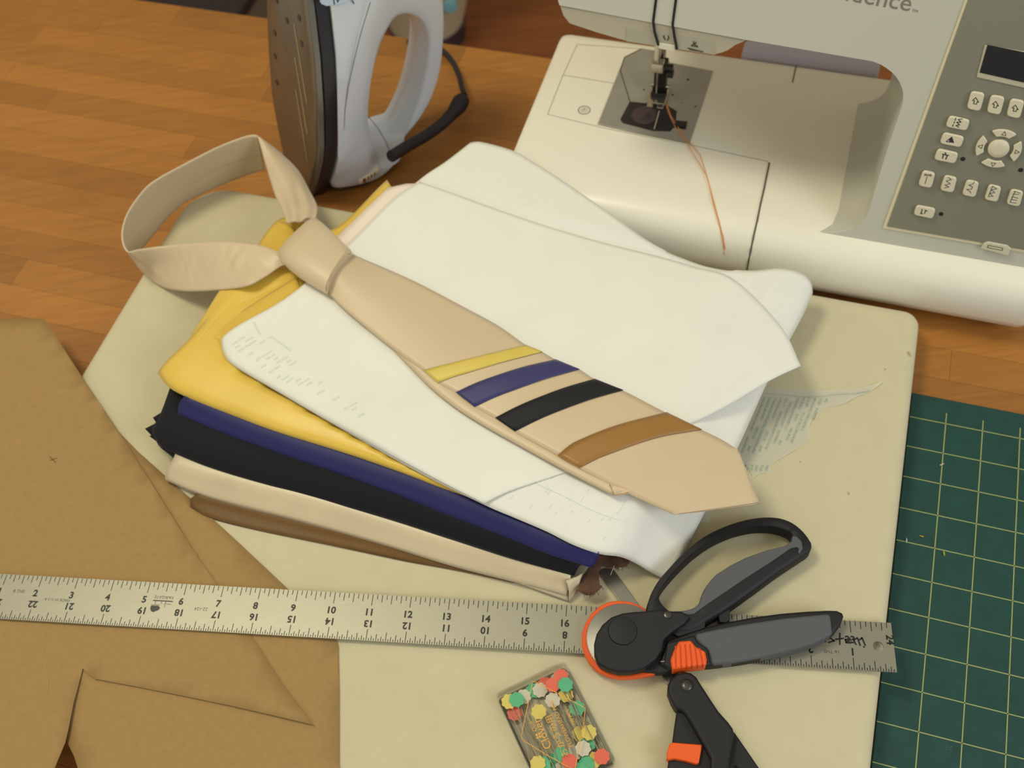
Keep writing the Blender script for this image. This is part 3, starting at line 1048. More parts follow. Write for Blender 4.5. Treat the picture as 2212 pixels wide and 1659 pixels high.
for i, (a, b, c) in enumerate((((403, 858), (330, 902), (345, 925)), ((392, 885), (313, 926), (330, 944)), ((400, 915), (322, 942), (350, 962)), ((420, 950), (345, 966), (376, 990)))):
    z = 2.03 - i * .1
    g = net([[(a[0] + 40, a[1] + 5, z), (a[0], a[1], z), ((a[0] + b[0]) / 2, (a[1] + b[1]) / 2, z - .01), (b[0], b[1], z - .03)], [(c[0] + 90, c[1] + 12, z - .1), (c[0] + 60, c[1] + 4, z - .1), (c[0] + 25, c[1], z - .1), (c[0], c[1], z - .12)]], 10, 5)
    part(fk, 'cloth_layer', grid(g), m_black, smooth=180, solid=.035)
fn = fabric('folded_fabric', (800, 1030), 2.02, 'folded navy blue satin fabric between the black and yellow cloth')
fold_strip(fn, 'folded_cloth', [(402, 850), (500, 886), (596, 922), (680, 948), (755, 972), (870, 1012), (980, 1054), (1090, 1100), (1200, 1146), (1296, 1186)],
           [(388, 874), (490, 920), (590, 958), (680, 988), (755, 1012), (870, 1052), (980, 1096), (1090, 1140), (1200, 1184), (1292, 1206)],
           [(386, 896), (480, 936), (575, 970), (660, 999), (740, 1026), (860, 1070), (975, 1116), (1085, 1158), (1190, 1198), (1276, 1226)], 2.29, 2.02, m_navy, wob=.012, seed=4)


def rise_front(rows, amt, width, side='front'):
    """round a sheet down to its edge: the edge keeps its height, the inside is lifted"""
    nv, nu = len(rows), len(rows[0])
    for j in range(nv):
        for i in range(nu):
            t = {'front': j / (nv - 1), 'left': i / (nu - 1), 'right': 1 - i / (nu - 1), 'back': 1 - j / (nv - 1)}[side]
            q = min(1.0, t / width)
            rows[j][i] = rows[j][i] + Z * (amt * math.sqrt(max(0.0, 1 - (1 - q) ** 2)))
    return rows


def press_below(rows, above, gap, ring=.3):
    """keep a sheet at least gap under the sheet that lies on it"""
    v, f = grid(above)
    tree = BVHTree.FromPolygons(v, f)
    for r in rows:
        for i, p in enumerate(r):
            zz = p.z
            for k in range(9):
                a = k * math.pi / 4
                d = .0 if k == 8 else ring
                h = tree.ray_cast(Vector((p.x + d * math.cos(a), p.y + d * math.sin(a), 9)), Vector((0, 0, -1)))
                if h[0] is not None:
                    zz = min(zz, h[0].z - gap)
            r[i] = Vector((p.x, p.y, zz))
    return rows


fy = fabric('folded_fabric', (600, 860), 2.29, 'folded yellow satin fabric under the white interfacing')
yr = coons([(340, 806, 2.28), (365, 838, 2.27), (407, 861, 2.27), (500, 898, 2.27), (596, 934, 2.28), (755, 984, 2.28), (870, 1024, 2.28), (960, 1058, 2.28), (1050, 1088, 2.28)],
           [(1050, 1088, 2.28), (1160, 1000, 2.35), (1260, 900, 2.4)],
           [(838, 399, 2.42), (900, 500, 2.42), (1060, 700, 2.42), (1260, 900, 2.4)],
           [(340, 806, 2.28), (370, 780, 2.3), (397, 758, 2.32), (430, 725, 2.34), (500, 640, 2.36), (606, 480, 2.4), (720, 506, 2.42), (838, 399, 2.42)], 60, 60)
rise_front(yr, .2, .14, 'front')
rise_front(yr, .05, .05, 'left')
for j, r in enumerate(yr):
    for i in range(len(r)):
        u, v = i / 59, j / 59
        r[i] = r[i] + Z * (.045 * math.sin(9 * v + 3 * u) * math.exp(-6 * u))
g = net([[(392, 766, 2.42), (418, 720, 2.45), (448, 672, 2.46), (480, 622, 2.48), (530, 560, 2.5), (567, 522, 2.52), (604, 479, 2.54)], [(415, 752, 2.56), (448, 708, 2.62), (480, 664, 2.64), (520, 616, 2.66), (565, 565, 2.68), (600, 525, 2.68), (622, 484, 2.66)],
         [(430, 738, 2.52), (470, 698, 2.56), (512, 660, 2.58), (560, 625, 2.6), (600, 590, 2.62), (625, 545, 2.62), (640, 500, 2.62)], [(445, 735, 2.46), (500, 698, 2.5), (545, 668, 2.52), (600, 640, 2.52), (640, 610, 2.52), (650, 570, 2.55), (655, 520, 2.55)]], 40, 18)
part(fy, 'turned_edge', grid(g), m_yellow, smooth=180, solid=.03)
g = net([[(440, 735, 2.52), (500, 690, 2.56), (560, 650, 2.6), (640, 600, 2.64)], [(470, 735, 2.6), (520, 700, 2.68), (580, 664, 2.7), (650, 622, 2.7)], [(480, 770, 2.5), (540, 735, 2.56), (600, 700, 2.6), (680, 650, 2.62)]], 24, 12)
part(fy, 'turned_edge', grid(g), m_yellow, smooth=180, solid=.03)
# frayed reddish brown raw edge at the right end of the stack
m_fray = mat('frayed_rust', (92, 56, 32), .8, var=.25, vscale=120, bump=.4, bscale=300, sheen=.4, alpha=.22)
fs_ = [(1296, 1197), (1330, 1200), (1362, 1206), (1358, 1218), (1348, 1226), (1325, 1226), (1300, 1224), (1293, 1240), (1296, 1262), (1299, 1272), (1290, 1279), (1281, 1285), (1266, 1284), (1247, 1277), (1252, 1258), (1258, 1242), (1272, 1226), (1286, 1210)]
zf = lambda x, y: 1.5 + .05 * math.sin(x * 9) + .04 * math.sin(y * 11 + x * 3)
fr_o = thing('frayed_fabric', P(1280, 1240, 1.2), 'frayed rust brown fabric edge sticking out by the scissors blade', 'fabric')
part(fr_o, 'raw_edge', fill([P(x, y, 1.5) for x, y in fs_], zf, .12), m_fray, smooth=180, solid=.03)
rnd = random.Random(3)
for i in range(34):
    x, y = rnd.choice([(1250, 1278), (1266, 1283), (1281, 1284), (1290, 1279), (1298, 1270), (1350, 1225), (1330, 1226), (1297, 1245)])
    a = P(x + rnd.uniform(-5, 5), y - 5, 1.5)
    b = P(x + rnd.uniform(-10, 10), y + rnd.uniform(1, 9), 1.42)
    part(fr_o, 'loose_thread', tube([a, lerp(a, b, .5) + Z * .03, b], [.012, .01, .006], 5), m_fray)
part(fr_o, 'loose_thread', tube([P(1327, 1222, 1.6), P(1323, 1232, 1.62), P(1319, 1242, 1.5)], .008, 5), mat('pale_thread', (200, 190, 170), .7))

# white interfacing
wi = thing('folded_interfacing', P(1050, 750, 2.4), 'folded white interfacing cloth lying under the necktie', 'interfacing')
lr = coons([(520, 800, 2.5), (700, 905, 2.52), (900, 1018, 2.52), (1045, 1090, 2.47), (1110, 1118, 2.44), (1180, 1148, 2.42), (1240, 1178, 2.38), (1296, 1197, 2.28), (1340, 1203, 2.05), (1375, 1218, 1.65), (1408, 1238, 1.32), (1442, 1255, 1.16)],
           [(1442, 1255, 1.16), (1452, 1246, 1.2), (1482, 1186, 1.35), (1520, 1112, 1.55), (1560, 1035, 1.75), (1602, 950, 1.9), (1656, 830, 2.0), (1704, 738, 2.05), (1735, 680, 2.08), (1756, 632, 2.1)],
           [(1016, 307, 2.82), (1040, 306, 2.84), (1105, 324, 2.86), (1143, 344, 2.86), (1214, 390, 2.85), (1320, 463, 2.8), (1410, 528, 2.7), (1480, 563, 2.6), (1540, 585, 2.5), (1620, 594, 2.45), (1680, 590, 2.4), (1725, 598, 2.3), (1748, 612, 2.2), (1756, 632, 2.1)],
           [(520, 800, 2.5), (584, 690, 2.58), (660, 612, 2.64), (761, 519, 2.7), (850, 428, 2.74), (907, 384, 2.78), (960, 350, 2.8), (1016, 307, 2.82)], 90, 70)
for j, r in enumerate(lr):
    for i in range(len(r)):
        u, v = i / 89, j / 69
        e = math.sqrt(max(0, 1 - (1 - min(1, v / .10)) ** 2)) * .11 * (1 - smooth01((u - .82) / .18)) * (1 - smooth01((v - .1) / .3))
        e2 = math.sqrt(max(0, 1 - (1 - min(1, (1 - u) / .10)) ** 2)) * .24 * smooth01(v / .25) * (1 - smooth01((.9 - u) / .4))
        e3 = -.10 * smooth01((v - .12) / .15) * smooth01((.86 - v) / .12) * smooth01((.9 - u) / .15)
        r[i] = r[i] + Z * (e + e2 + e3 + .02 * math.sin(7 * u + 2 * v) * math.sin(5 * v))
tr = coons([(478, 734, 2.70), (482, 760, 2.66), (505, 790, 2.64), (603, 848, 2.66), (711, 911, 2.68), (800, 958, 2.68), (898, 1011, 2.68), (980, 1054, 2.66), (1046, 1087, 2.62)],
           [(1046, 1087, 2.62), (1105, 1059, 2.68), (1250, 1010, 2.74), (1509, 908, 2.72), (1661, 823, 2.6), (1730, 790, 2.5)],
           [(907, 392, 2.83), (1000, 425, 2.83), (1060, 447, 2.83), (1180, 488, 2.81), (1300, 523, 2.76), (1420, 553, 2.71), (1505, 577, 2.67), (1585, 603, 2.62), (1685, 702, 2.56), (1730, 790, 2.5)],
           [(478, 734, 2.70), (584, 667, 2.78), (660, 612, 2.82), (761, 520, 2.84), (850, 430, 2.86), (907, 392, 2.86)], 90, 70)
for j, r in enumerate(tr):
    for i in range(len(r)):
        u, v = i / 89, j / 69
        e = math.sqrt(max(0, 1 - (1 - min(1, v / .07)) ** 2)) * .14 * (1 - smooth01((u - .55) / .3)) * (1 - smooth01((v - .07) / .2))
        r[i] = r[i] + Z * (e + .025 * math.sin(6 * u + 1.0) * math.sin(math.pi * v))
press_below(lr, tr, .035)
part(wi, 'lower_layer', grid(lr), m_sheer, smooth=180, solid=.02)
# folded layers underneath, one slightly smaller than the next
for q in (.05, .1):
    l2 = [[lr[j][i] - Z * q for i in range(2, 86)] for j in range(2, 56)]
    part(wi, 'inner_layer', grid(l2), m_white, smooth=180, solid=.02)
part(wi, 'upper_layer', grid(tr), m_white, smooth=180, solid=.018)
press_below(yr, lr, .13, 0)
press_below(yr, tr, .16, 0)
part(fy, 'folded_cloth', grid(yr), m_yellow, smooth=180, solid=.03)
part(wi, 'side_flap', grid(net([[(690, 545, 2.72), (740, 500, 2.74), (790, 452, 2.76), (838, 406, 2.76)], [(740, 560, 2.78), (790, 510, 2.8), (840, 455, 2.8), (905, 398, 2.8)], [(860, 600, 2.74), (900, 560, 2.74), (950, 500, 2.74), (1000, 440, 2.74)]], 16, 10)), mat('interfacing_pink', (238, 222, 206), .8, bump=.1, bscale=500), smooth=180, solid=.015)
# pale green selvage print
m_print = mat('selvage_print', (212, 220, 206), .85)
pr = []
rnd = random.Random(8)


def surf(rows, u, v):
    nv, nu = len(rows), len(rows[0])
    x, y = u * (nu - 1), v * (nv - 1)
    i, j = min(int(x), nu - 2), min(int(y), nv - 2)
    a, b = x - i, y - j
    return lerp(lerp(rows[j][i], rows[j][i + 1], a), lerp(rows[j + 1][i], rows[j + 1][i + 1], a), b) + Z * .004


pr.append([surf(tr, .02 + .05 * t, .135) for t in (0, .5, 1)])
pr.append([surf(tr, .10 + .08 * t, .155 - .01 * t) for t in (0, .25, .5, .75, 1)])
pr.append([surf(tr, .10, .155), surf(tr, .085, .08)])
for i in range(34):
    u = .05 + i * .0165
    v = .035 + rnd.uniform(0, .02)
    while v < .115 - .0012 * i:
        dv = rnd.uniform(.008, .02)
        if rnd.random() < .62 - i * .012:
            pr.append([surf(tr, u, v), surf(tr, u, v + dv)])
        v += dv + .008
o = part(wi, 'selvage_print', strokes(pr, .06, Z), m_print, smooth=0)
o['kind'] = 'stuff'
pr = []
vv = .12
pr.append([surf(lr, .50 + .36 * t / 20, vv - .0012 * t) for t in range(21)])
for u in (.56, .63, .70, .77, .84):
    pr.append([surf(lr, u, vv - .01), surf(lr, u + .003, vv + .03)])
for i in range(24):
    u = rnd.uniform(.5, .86)
    v = rnd.uniform(.03, .10)
    pr.append([surf(lr, u, v), surf(lr, u + .002, v + rnd.uniform(.004, .014))])
o = part(wi, 'selvage_print', strokes(pr, .022, Z), m_print, smooth=0)
o['kind'] = 'stuff'

# torn printed scrap on the pad
sc_px = [(1590, 845), (1661, 837), (1707, 840), (1780, 844), (1828, 842), (1865, 837), (1893, 830), (1908, 823), (1898, 833), (1880, 846), (1850, 857), (1824, 872), (1800, 877), (1780, 880), (1765, 891), (1756, 904), (1748, 920), (1752, 941),
         (1739, 959), (1724, 968), (1707, 978), (1690, 988), (1670, 1000), (1664, 1008), (1668, 1020), (1641, 1022), (1628, 1032), (1613, 1004), (1560, 1000), (1550, 930)]
zs = lambda x, y: 1.125 + .03 * smooth01((x - 9.0) / 2) + .015 * math.sin(4 * x + 3 * y)
scp = thing('torn_interfacing_scrap', P(1690, 920, 1.11), 'torn translucent scrap of printed interfacing on the pad right of the tie', 'scrap')
m_scrap = mat('scrap_sheer', (220, 218, 200), .75, alpha=.42, bump=.1, bscale=400)
part(scp, 'sheet', fill([P(x, y, 1.13) for x, y in sc_px], zs, .2), m_scrap, smooth=180)
tx = []
rnd = random.Random(4)
for i in range(12):
    xa, xb = 1652 + i * 12.2, 1600 + i * 12.2
    ya, yb = 860 + (i > 9) * 2, 985 - i * 3.2 if i < 8 else 960 - (i - 8) * 26
    L_ = yb - ya
    t = 0.0
    while t < 1:
        dt = rnd.uniform(4, 13) / max(L_, 20)
        if rnd.random() < .82 and t + dt <= 1:
            q = []
            for s in (t, t + dt):
                x, y = xa + (xb - xa) * s * (L_ / 125), ya + L_ * s
                p = P(x, y, 1.13)
                q.append(Vector((p.x, p.y, zs(p.x, p.y))))
            tx.append(q)
        t += dt + 2.5 / max(L_, 20)
for i in range(5):
    x = 1614 + i * 11
    q = [P(x, 1005, 1.13), P(x - 3, 1016, 1.13)]
    tx.append([Vector((p.x, p.y, zs(p.x, p.y))) for p in q])
q = [P(x, y, 1.13) for x, y in [(1655, 850), (1700, 854), (1740, 857), (1775, 856), (1810, 852), (1850, 850), (1880, 844)]]
ln = strokes([[Vector((p.x, p.y, zs(p.x, p.y))) for p in q]], .022, Z, .006)
o = part(scp, 'printed_text', join(strokes(tx, .05, Z, .006), ln), mat('scrap_ink', (164, 176, 158), .8, var=.3, vscale=900), smooth=0)
o['kind'] = 'stuff'
s2 = part(None, 'interfacing_scrap', fill([P(x, y, 1.13) for x, y in [(1505, 1125), (1515, 1100), (1537, 1106), (1533, 1116), (1531, 1130), (1518, 1131)]], lambda x, y: 1.13 + .03 * math.sin(6 * x), .1), m_scrap, smooth=180, base=P(1520, 1118, 1.11))
tag(s2, 'tiny printed interfacing scrap peeking out below the tie tip', 'scrap')

# ------------------------------------------------------------------ necktie
tie = thing('necktie', P(1000, 760, 2.9), 'knotted beige satin necktie with four coloured stripes', 'necktie')
m_tie = mat('tie_satin', (206, 185, 150), .4, var=.03, vscale=15, bump=.35, bscale=70, spec=.45, sheen=.2)
m_tie_in = mat('tie_lining', (214, 186, 150), .6, var=.03, vscale=20, bump=.2, bscale=80)
bot = [(676, 596), (706, 630), (735, 660), (772, 692), (840, 746), (915, 801), (946, 827), (986, 849), (1026, 879), (1070, 904), (1112, 933), (1206, 984), (1251, 1011), (1330, 1052), (1395, 1083), (1460, 1112)]
topb = [(728, 520), (764, 549), (830, 578), (905, 612), (1000, 662), (1076, 703), (1137, 746), (1171, 760), (1201, 777), (1252, 798), (1285, 819), (1345, 843), (1440, 892), (1515, 928), (1560, 950), (1595, 972)]
ZT = 2.98


def tz(v, s):
    """height of the blade: v across 0..1, s along 0..1"""
    return ZT + .02 + .22 * math.exp(-9 * s) * math.sin(math.pi * min(max(v, .0), 1)) + .10 * math.sin(math.pi * v) + .02 * math.sin(9 * s) - .12 * smooth01((s - .75) / .25)


NU, NV = 90, 17
wb_, wt_ = spline([P(x, y, ZT) for x, y in bot], NU), spline([P(x, y, ZT) for x, y in topb], NU)


def repin(p, z):
    d = p - CAM
    return CAM + d * ((z - CAM_H) / d.z)


blade = []
for j in range(NV):
    v = j / (NV - 1)
    blade.append([repin(lerp(wb_[i], wt_[i], v), tz(v, i / (NU - 1))) for i in range(NU)])
# pointed end
tip = P(1642, 1088, 2.82)
ext = []
for j in range(NV):
    v = j / (NV - 1)
    a = blade[j][-1]
    # the end runs from each rim to the point
    if v <= .5:
        pass
    ext.append(a)
tipE = []
lowC, upC = P(1460, 1112, 2.84), P(1595, 972, 2.84)
for j in range(NV):
    v = j / (NV - 1)
    a = blade[j][-1]
    k = .62                                    # where across the blade the point sits
    e = lerp(lowC, tip, v / k) if v <= k else lerp(tip, upC, (v - k) / (1 - k))
    seq = [repin(lerp(a, e, t), lerp(a.z, 2.86, t)) for t in (.2, .4, .6, .8, 1.0)]
    blade[j] = blade[j] + seq
part(tie, 'front_blade', grid(blade), m_tie, smooth=180, solid=.07, soff=-1)
# seam line along the tip edge
part(tie, 'tip_seam', strokes([[P(1466, 1110, 2.87), P(1560, 1098, 2.875), P(1640, 1086, 2.87)]], .012, Z, .004), mat('tie_seam', (150, 118, 92), .7), smooth=0)
# tail blade under the front blade
tl1 = [(800, 712), (835, 742), (880, 788), (930, 838), (985, 882), (1045, 920), (1120, 962), (1200, 1006), (1260, 1038), (1326, 1071)]
tl2 = [(900, 700), (935, 735), (980, 775), (1030, 822), (1085, 860), (1145, 895), (1220, 935), (1300, 975), (1350, 1005), (1400, 1040)]
g = net([[(x, y, 2.90) for x, y in tl1], [(x + 8, y - 6, 2.96) for x, y in tl1], [(x, y, 2.92) for x, y in tl2]], 60, 8)
part(tie, 'tail_blade', grid(g), m_tie, smooth=180, solid=.05)
part(tie, 'tail_end', grid(net([[(1318, 1046, 2.95), (1340, 1052, 2.95), (1362, 1060, 2.94)], [(1326, 1071, 2.9), (1340, 1070, 2.9), (1362, 1066, 2.9)]], 8, 5)), m_tie_in, smooth=180, solid=.03)
part(tie, 'tail_seam', strokes([[P(1317, 1047, 2.975), P(1321, 1056, 2.97), P(1327, 1070, 2.96), P(1358, 1064, 2.96)]], .014, Z), MATS['tie_seam'], smooth=0)


def near_s(p):
    """position along the blade of a point on one of its rims"""
    bi = min(range(NU), key=lambda i: min((wb_[i] - p).length, (wt_[i] - p).length))
    return bi / (NU - 1)


def stripe(name, up, lo, m):
    a, b = spline([P(x, y, ZT) for x, y in up], 24), spline([P(x, y, ZT) for x, y in lo], 24)
    rows = []
    for j in range(6):
        t = j / 5
        r = []
        for i in range(24):
            v = i / 23
            p = lerp(a[i], b[i], t)
            s0 = lerp(near_s(a[0]), near_s(b[0]), t)
            s1 = lerp(near_s(a[-1]), near_s(b[-1]), t)
            r.append(repin(p, tz(v, lerp(s0, s1, v)) + .012 + .012 * math.sin(math.pi * t)))
        rows.append(r)
    o = part(tie, name, grid(rows), m, smooth=180, solid=.02)
    part(o, 'stitched_edge', strokes([[p + Z * .004 for p in rows[-1]]], .012, Z), MATS['tie_seam'], smooth=0)


stripe('yellow_stripe', [(915, 800), (950, 791), (990, 781), (1060, 764), (1137, 746)], [(946, 827), (980, 814), (1017, 803), (1090, 781), (1172, 760)], cloth('stripe_yellow', (212, 188, 84), .4))
stripe('navy_stripe', [(985, 848), (1025, 829), (1071, 812), (1135, 792), (1201, 777)], [(1025, 879), (1070, 858), (1115, 841), (1180, 818), (1252, 798)], cloth('stripe_navy', (46, 44, 98), .5))
stripe('black_stripe', [(1070, 903), (1110, 882), (1153, 863), (1220, 838), (1285, 819)], [(1112, 932), (1160, 908), (1207, 888), (1275, 863), (1346, 843)], cloth('stripe_black', (22, 22, 26), .6, .1, .3))
stripe('gold_brown_stripe', [(1205, 984), (1226, 966), (1249, 952), (1330, 920), (1440, 891)], [(1251, 1011), (1280, 996), (1308, 984), (1417, 946), (1516, 928)], cloth('stripe_gold', (152, 108, 44), .4))
# knot
kst = []
for (A, B_, h, z) in (((680, 474), (612, 538), .22, 3.08), ((686, 476), (601, 556), .33, 3.12), ((702, 489), (622, 578), .38, 3.14), ((722, 508), (648, 598), .40, 3.14), ((744, 529), (678, 616), .39, 3.12), ((760, 545), (704, 631), .36, 3.10), ((757, 551), (708, 622), .26, 3.08)):
    kst.append((P(*A, z + .07), P(*B_, z + .07), h))
part(tie, 'knot', lens(kst, 28, .75), m_tie, smooth=80)
kf = [P(762, 548, 3.2), P(738, 557, 3.36), P(722, 571, 3.42), P(713, 590, 3.42), P(708, 610, 3.34), P(706, 631, 3.16)]
part(tie, 'knot_fold', tube(spline(kf, 16), .022, 8), m_tie)
# neck loop: back band standing on edge, front band, right band running into the knot
loop_t = [(632, 540, 3.2), (604, 544, 3.12), (575, 534, 3.05), (545, 526, 3.0), (490, 521, 2.9), (437, 523, 2.7), (356, 531, 2.45), (300, 539, 2.5), (275, 543, 2.6), (264, 515, 2.75), (268, 480, 2.85), (284, 446, 2.9), (315, 406, 2.95), (345, 384, 3.0), (383, 363, 3.0), (464, 321, 3.05), (518, 299, 3.1), (545, 292, 3.12), (558, 294, 3.12)]
loop_b = [(632, 568, 3.0), (606, 576, 2.9), (572, 598, 2.92), (532, 618, 2.9), (464, 627, 2.45), (396, 629, 1.7), (350, 619, 1.2), (315, 594, 1.12), (292, 566, 1.3), (296, 552, 1.3), (312, 530, 1.2), (337, 500, 1.12), (362, 468, 1.12), (382, 450, 1.12), (404, 434, 1.12), (464, 405, 1.2), (518, 383, 1.3), (550, 372, 1.4), (571, 367, 1.5)]
g = net([loop_t, [((a[0] * .5 + b[0] * .5), (a[1] * .5 + b[1] * .5), (a[2] + b[2]) / 2) for a, b in zip(loop_t, loop_b)], loop_b], 220, 18)
rnd = random.Random(6)
for j in range(len(g)):
    v = j / 17
    for i in range(220):
        s = i / 219
        w = math.sin(math.pi * v) * math.exp(-3.2 * s)
        g[j][i] = g[j][i] + (Z * .8 - TY) * (.036 * w * (.45 + .55 * math.sin(37 * s + 4 * v + 1)) * (math.sin(58 * s + 2.5 * v + 1.4 * math.sin(25 * s + 3 * v)) + .8 * math.sin(118 * s + 1.0 - 6 * v + 1.8 * math.sin(41 * s - 2 * v)) + .5 * math.sin(190 * s + 9 * v + 2 * math.sin(60 * s))))
part(tie, 'neck_loop', grid(g), m_tie, smooth=180, solid=.05, soff=0)
g = net([[(557, 294, 3.12), (570, 341, 2.9), (582, 382, 2.85), (595, 423, 2.85), (610, 455, 2.95), (620, 482, 3.1)],
         [(560, 296, 3.12), (585, 335, 2.95), (606, 376, 3.0), (624, 420, 3.0), (638, 450, 3.15), (640, 480, 3.2)],
         [(562, 298, 3.1), (600, 332, 2.75), (632, 374, 2.8), (650, 415, 2.9), (664, 448, 3.05), (662, 474, 3.15)],
         [(564, 300, 3.05), (602, 328, 2.5), (643, 368, 2.4), (668, 412, 2.55), (685, 447, 2.8), (682, 472, 3.0)]], 44, 18)
for j in range(18):
    v = j / 17
    for i in range(44):
        s = i / 43
        g[j][i] = g[j][i] + Z * (.06 * math.sin(math.pi * v) * smooth01((s - .4) / .4) * math.sin(15 * v + 4 * s))
part(tie, 'neck_band', grid(g), m_tie, smooth=180, solid=.05, soff=0)
part(tie, 'band_seam', strokes([[P(x, y, z) for x, y, z in [(404, 403, 2.14), (464, 367, 2.2), (518, 345, 2.26), (563, 333, 2.36)]]], .014, -TY, .03), MATS['tie_seam'], smooth=0)

# ------------------------------------------------------------------ steam iron standing on its heel
IO = P(640, 410, 0.0)                          # under the back of the soleplate
IPH, ITL = math.radians(27), math.radians(12)
IXh = Vector((math.cos(IPH), math.sin(IPH), 0))
IY = Vector((math.sin(IPH), -math.cos(IPH), 0))   # the side that faces the camera
IZ = (Z * math.cos(ITL) + IXh * math.sin(ITL)).normalized()
IX = (IXh * math.cos(ITL) - Z * math.sin(ITL)).normalized()


def I(x, y, z):
    return IO + IX * x + IY * y + IZ * z


def ipx(px, py, y=0.0):
    """side view: pixel -> (x, z) of the iron at side offset y"""
    p = onplane(px, py, IO + IY * y, IY) - IO
    return p.dot(IX), p.dot(IZ)


iron = thing('steam_iron', IO, 'white steam iron standing upright on its heel beside the sewing machine', 'iron')
white_pl = mat('iron_white', (206, 210, 215), .22, spec=.5, coat=.4)
dark_pl = mat('iron_dark', (26, 24, 34), .35)
sole_m = mat('sole_metal', (132, 122, 104), .36, metal=.8, var=.08, vscale=30, bump=.1, bscale=60)
half = [(.2, .75), (.6, .95), (1.5, 1.3), (2.4, 1.6), (3.0, 1.7), (4.5, 1.72), (6.2, 1.6), (7.8, 1.3), (9.2, .85), (10.2, .4), (10.6, .1)]


def outline(scale=1.0, dz=0.0, cut=0.0):
    a = [(w * scale, z * (1 - cut) + dz) for z, w in half]
    return [(w, z) for w, z in a] + [(-w, z) for w, z in reversed(a)]


def layer(x, sc, dz=0.0, cut=0.0):
    return [I(x, w, z) for w, z in outline(sc, dz, cut)]


part(iron, 'soleplate', grid([layer(0, .93, .12, .02), layer(.02, .965, .05, .01), layer(.08, .99), layer(.2, 1.0), layer(.26, 1.0)], close_u=True, cap=True), sole_m, smooth=30)
part(iron, 'soleplate_rim', grid([layer(.1, 1.0), layer(.12, 1.02), layer(.28, 1.03), layer(.32, 1.0)], close_u=True, cap=True), mat('rim_grey', (120, 116, 110), .3, metal=.6), smooth=40)
part(iron, 'skirt', grid([layer(.3, 1.0), layer(.34, 1.05), layer(.62, 1.08), layer(.74, 1.05), layer(.78, 1.0)], close_u=True, cap=True), dark_pl, smooth=40)
# body shell with the handle opening, outlines read in the side view
i_out = [ipx(x, y, yo) for x, y, yo in [(687, -60, 1.5), (690, 0, 1.5), (693, 80, 1.5), (695, 160, 1.5), (696, 240, 1.5), (699, 300, 1.4), (704, 350, 1.3), (712, 392, 1.3), (722, 408, 1.3), (750, 406, 1.3), (785, 398, 1.3), (815, 385, 1.3), (842, 362, 1.3), (868, 330, 1.2), (893, 292, 1.0), (915, 250, .8), (934, 200, .65), (948, 145, .6), (954, 90, .6), (956, 30, .6), (952, -40, .7), (930, -110, .8), (880, -170, .9), (800, -215, 1.0), (720, -215, 1.2), (690, -150, 1.3)]]
i_in = [ipx(x, y, .9) for x, y in [(850, 55), (836, 72), (822, 93), (804, 136), (792, 185), (787, 236), (792, 280), (803, 315), (822, 337), (843, 341), (862, 327), (880, 299), (906, 240), (925, 172), (934, 110), (929, 70), (915, 50), (895, 41), (868, 43)]]
hcx, hcz = ipx(855, 185, .9)


def polar(poly, n):
    d = spline([Vector((x, z, 0)) for x, z in poly], 220, True)
    out = []
    for k in range(n):
        a = 2 * math.pi * k / n
        ca, sa = math.cos(a), math.sin(a)
        best = 0.0
        for i in range(220):
            p, q = d[i], d[(i + 1) % 220]
            px_, pz_, qx_, qz_ = p.x - hcx, p.y - hcz, q.x - hcx, q.y - hcz
            c1, c2 = px_ * sa - pz_ * ca, qx_ * sa - qz_ * ca
            if (c1 <= 0 < c2) or (c2 <= 0 < c1):
                t = c1 / (c1 - c2)
                r = (px_ + (qx_ - px_) * t) * ca + (pz_ + (qz_ - pz_) * t) * sa
                best = max(best, r)
        out.append(Vector((hcx + ca * best, hcz + sa * best)))
    return out


NB = 120
po, pi_ = polar(i_out, NB), polar(i_in, NB)


def halfw(x, z):
    t = max(.2, min(10.5, z))
    w = .1
    for (z0, w0), (z1, w1) in zip(half, half[1:]):
        if z0 <= t <= z1:
            w = w0 + (w1 - w0) * (t - z0) / (z1 - z0)
    hx_ = 1.78 - .25 * smooth01((x - .8) / 1.0) - .78 * smooth01((x - 1.6) / 2.2)
    base_w = max(.3, min(hx_, w * 1.06 + .12 + .25 * smooth01((x - 1) / 2)))
    return max(base_w, 1.4 * (1 - smooth01((z - .8) / 1.6)))


def brow(t, k, sgn):
    r = []
    for i in range(NB):
        q = po[i].lerp(pi_[i], t)
        q = Vector((max(q.x, .76), q.y))
        r.append(I(q.x, sgn * k * halfw(q.x, q.y), q.y))
    return r


spec_ = [(0, .86), (.03, .94), (.09, .99), (.2, 1.0), (.5, 1.0), (.75, .98), (.92, .93), (.985, .85), (1.0, .75)]
rows = [brow(t, k, 1) for t, k in spec_]
inr = []
for i in range(NB):
    inr.append(pi_[i])
for sh, k in ((-.05, .35), (-.08, 0.0), (-.05, -.35)):
    rows.append([I(hcx + (q.x - hcx) * (1 + sh), k * halfw(q.x, q.y), hcz + (q.y - hcz) * (1 + sh)) for q in inr])
rows += [brow(t, k, -1) for t, k in reversed(spec_)]
rows = [[Vector((p.x, p.y, max(p.z, .03))) for p in r] for r in rows]
body = part(iron, 'body', grid(rows, close_u=True, close_v=True), white_pl, smooth=70)
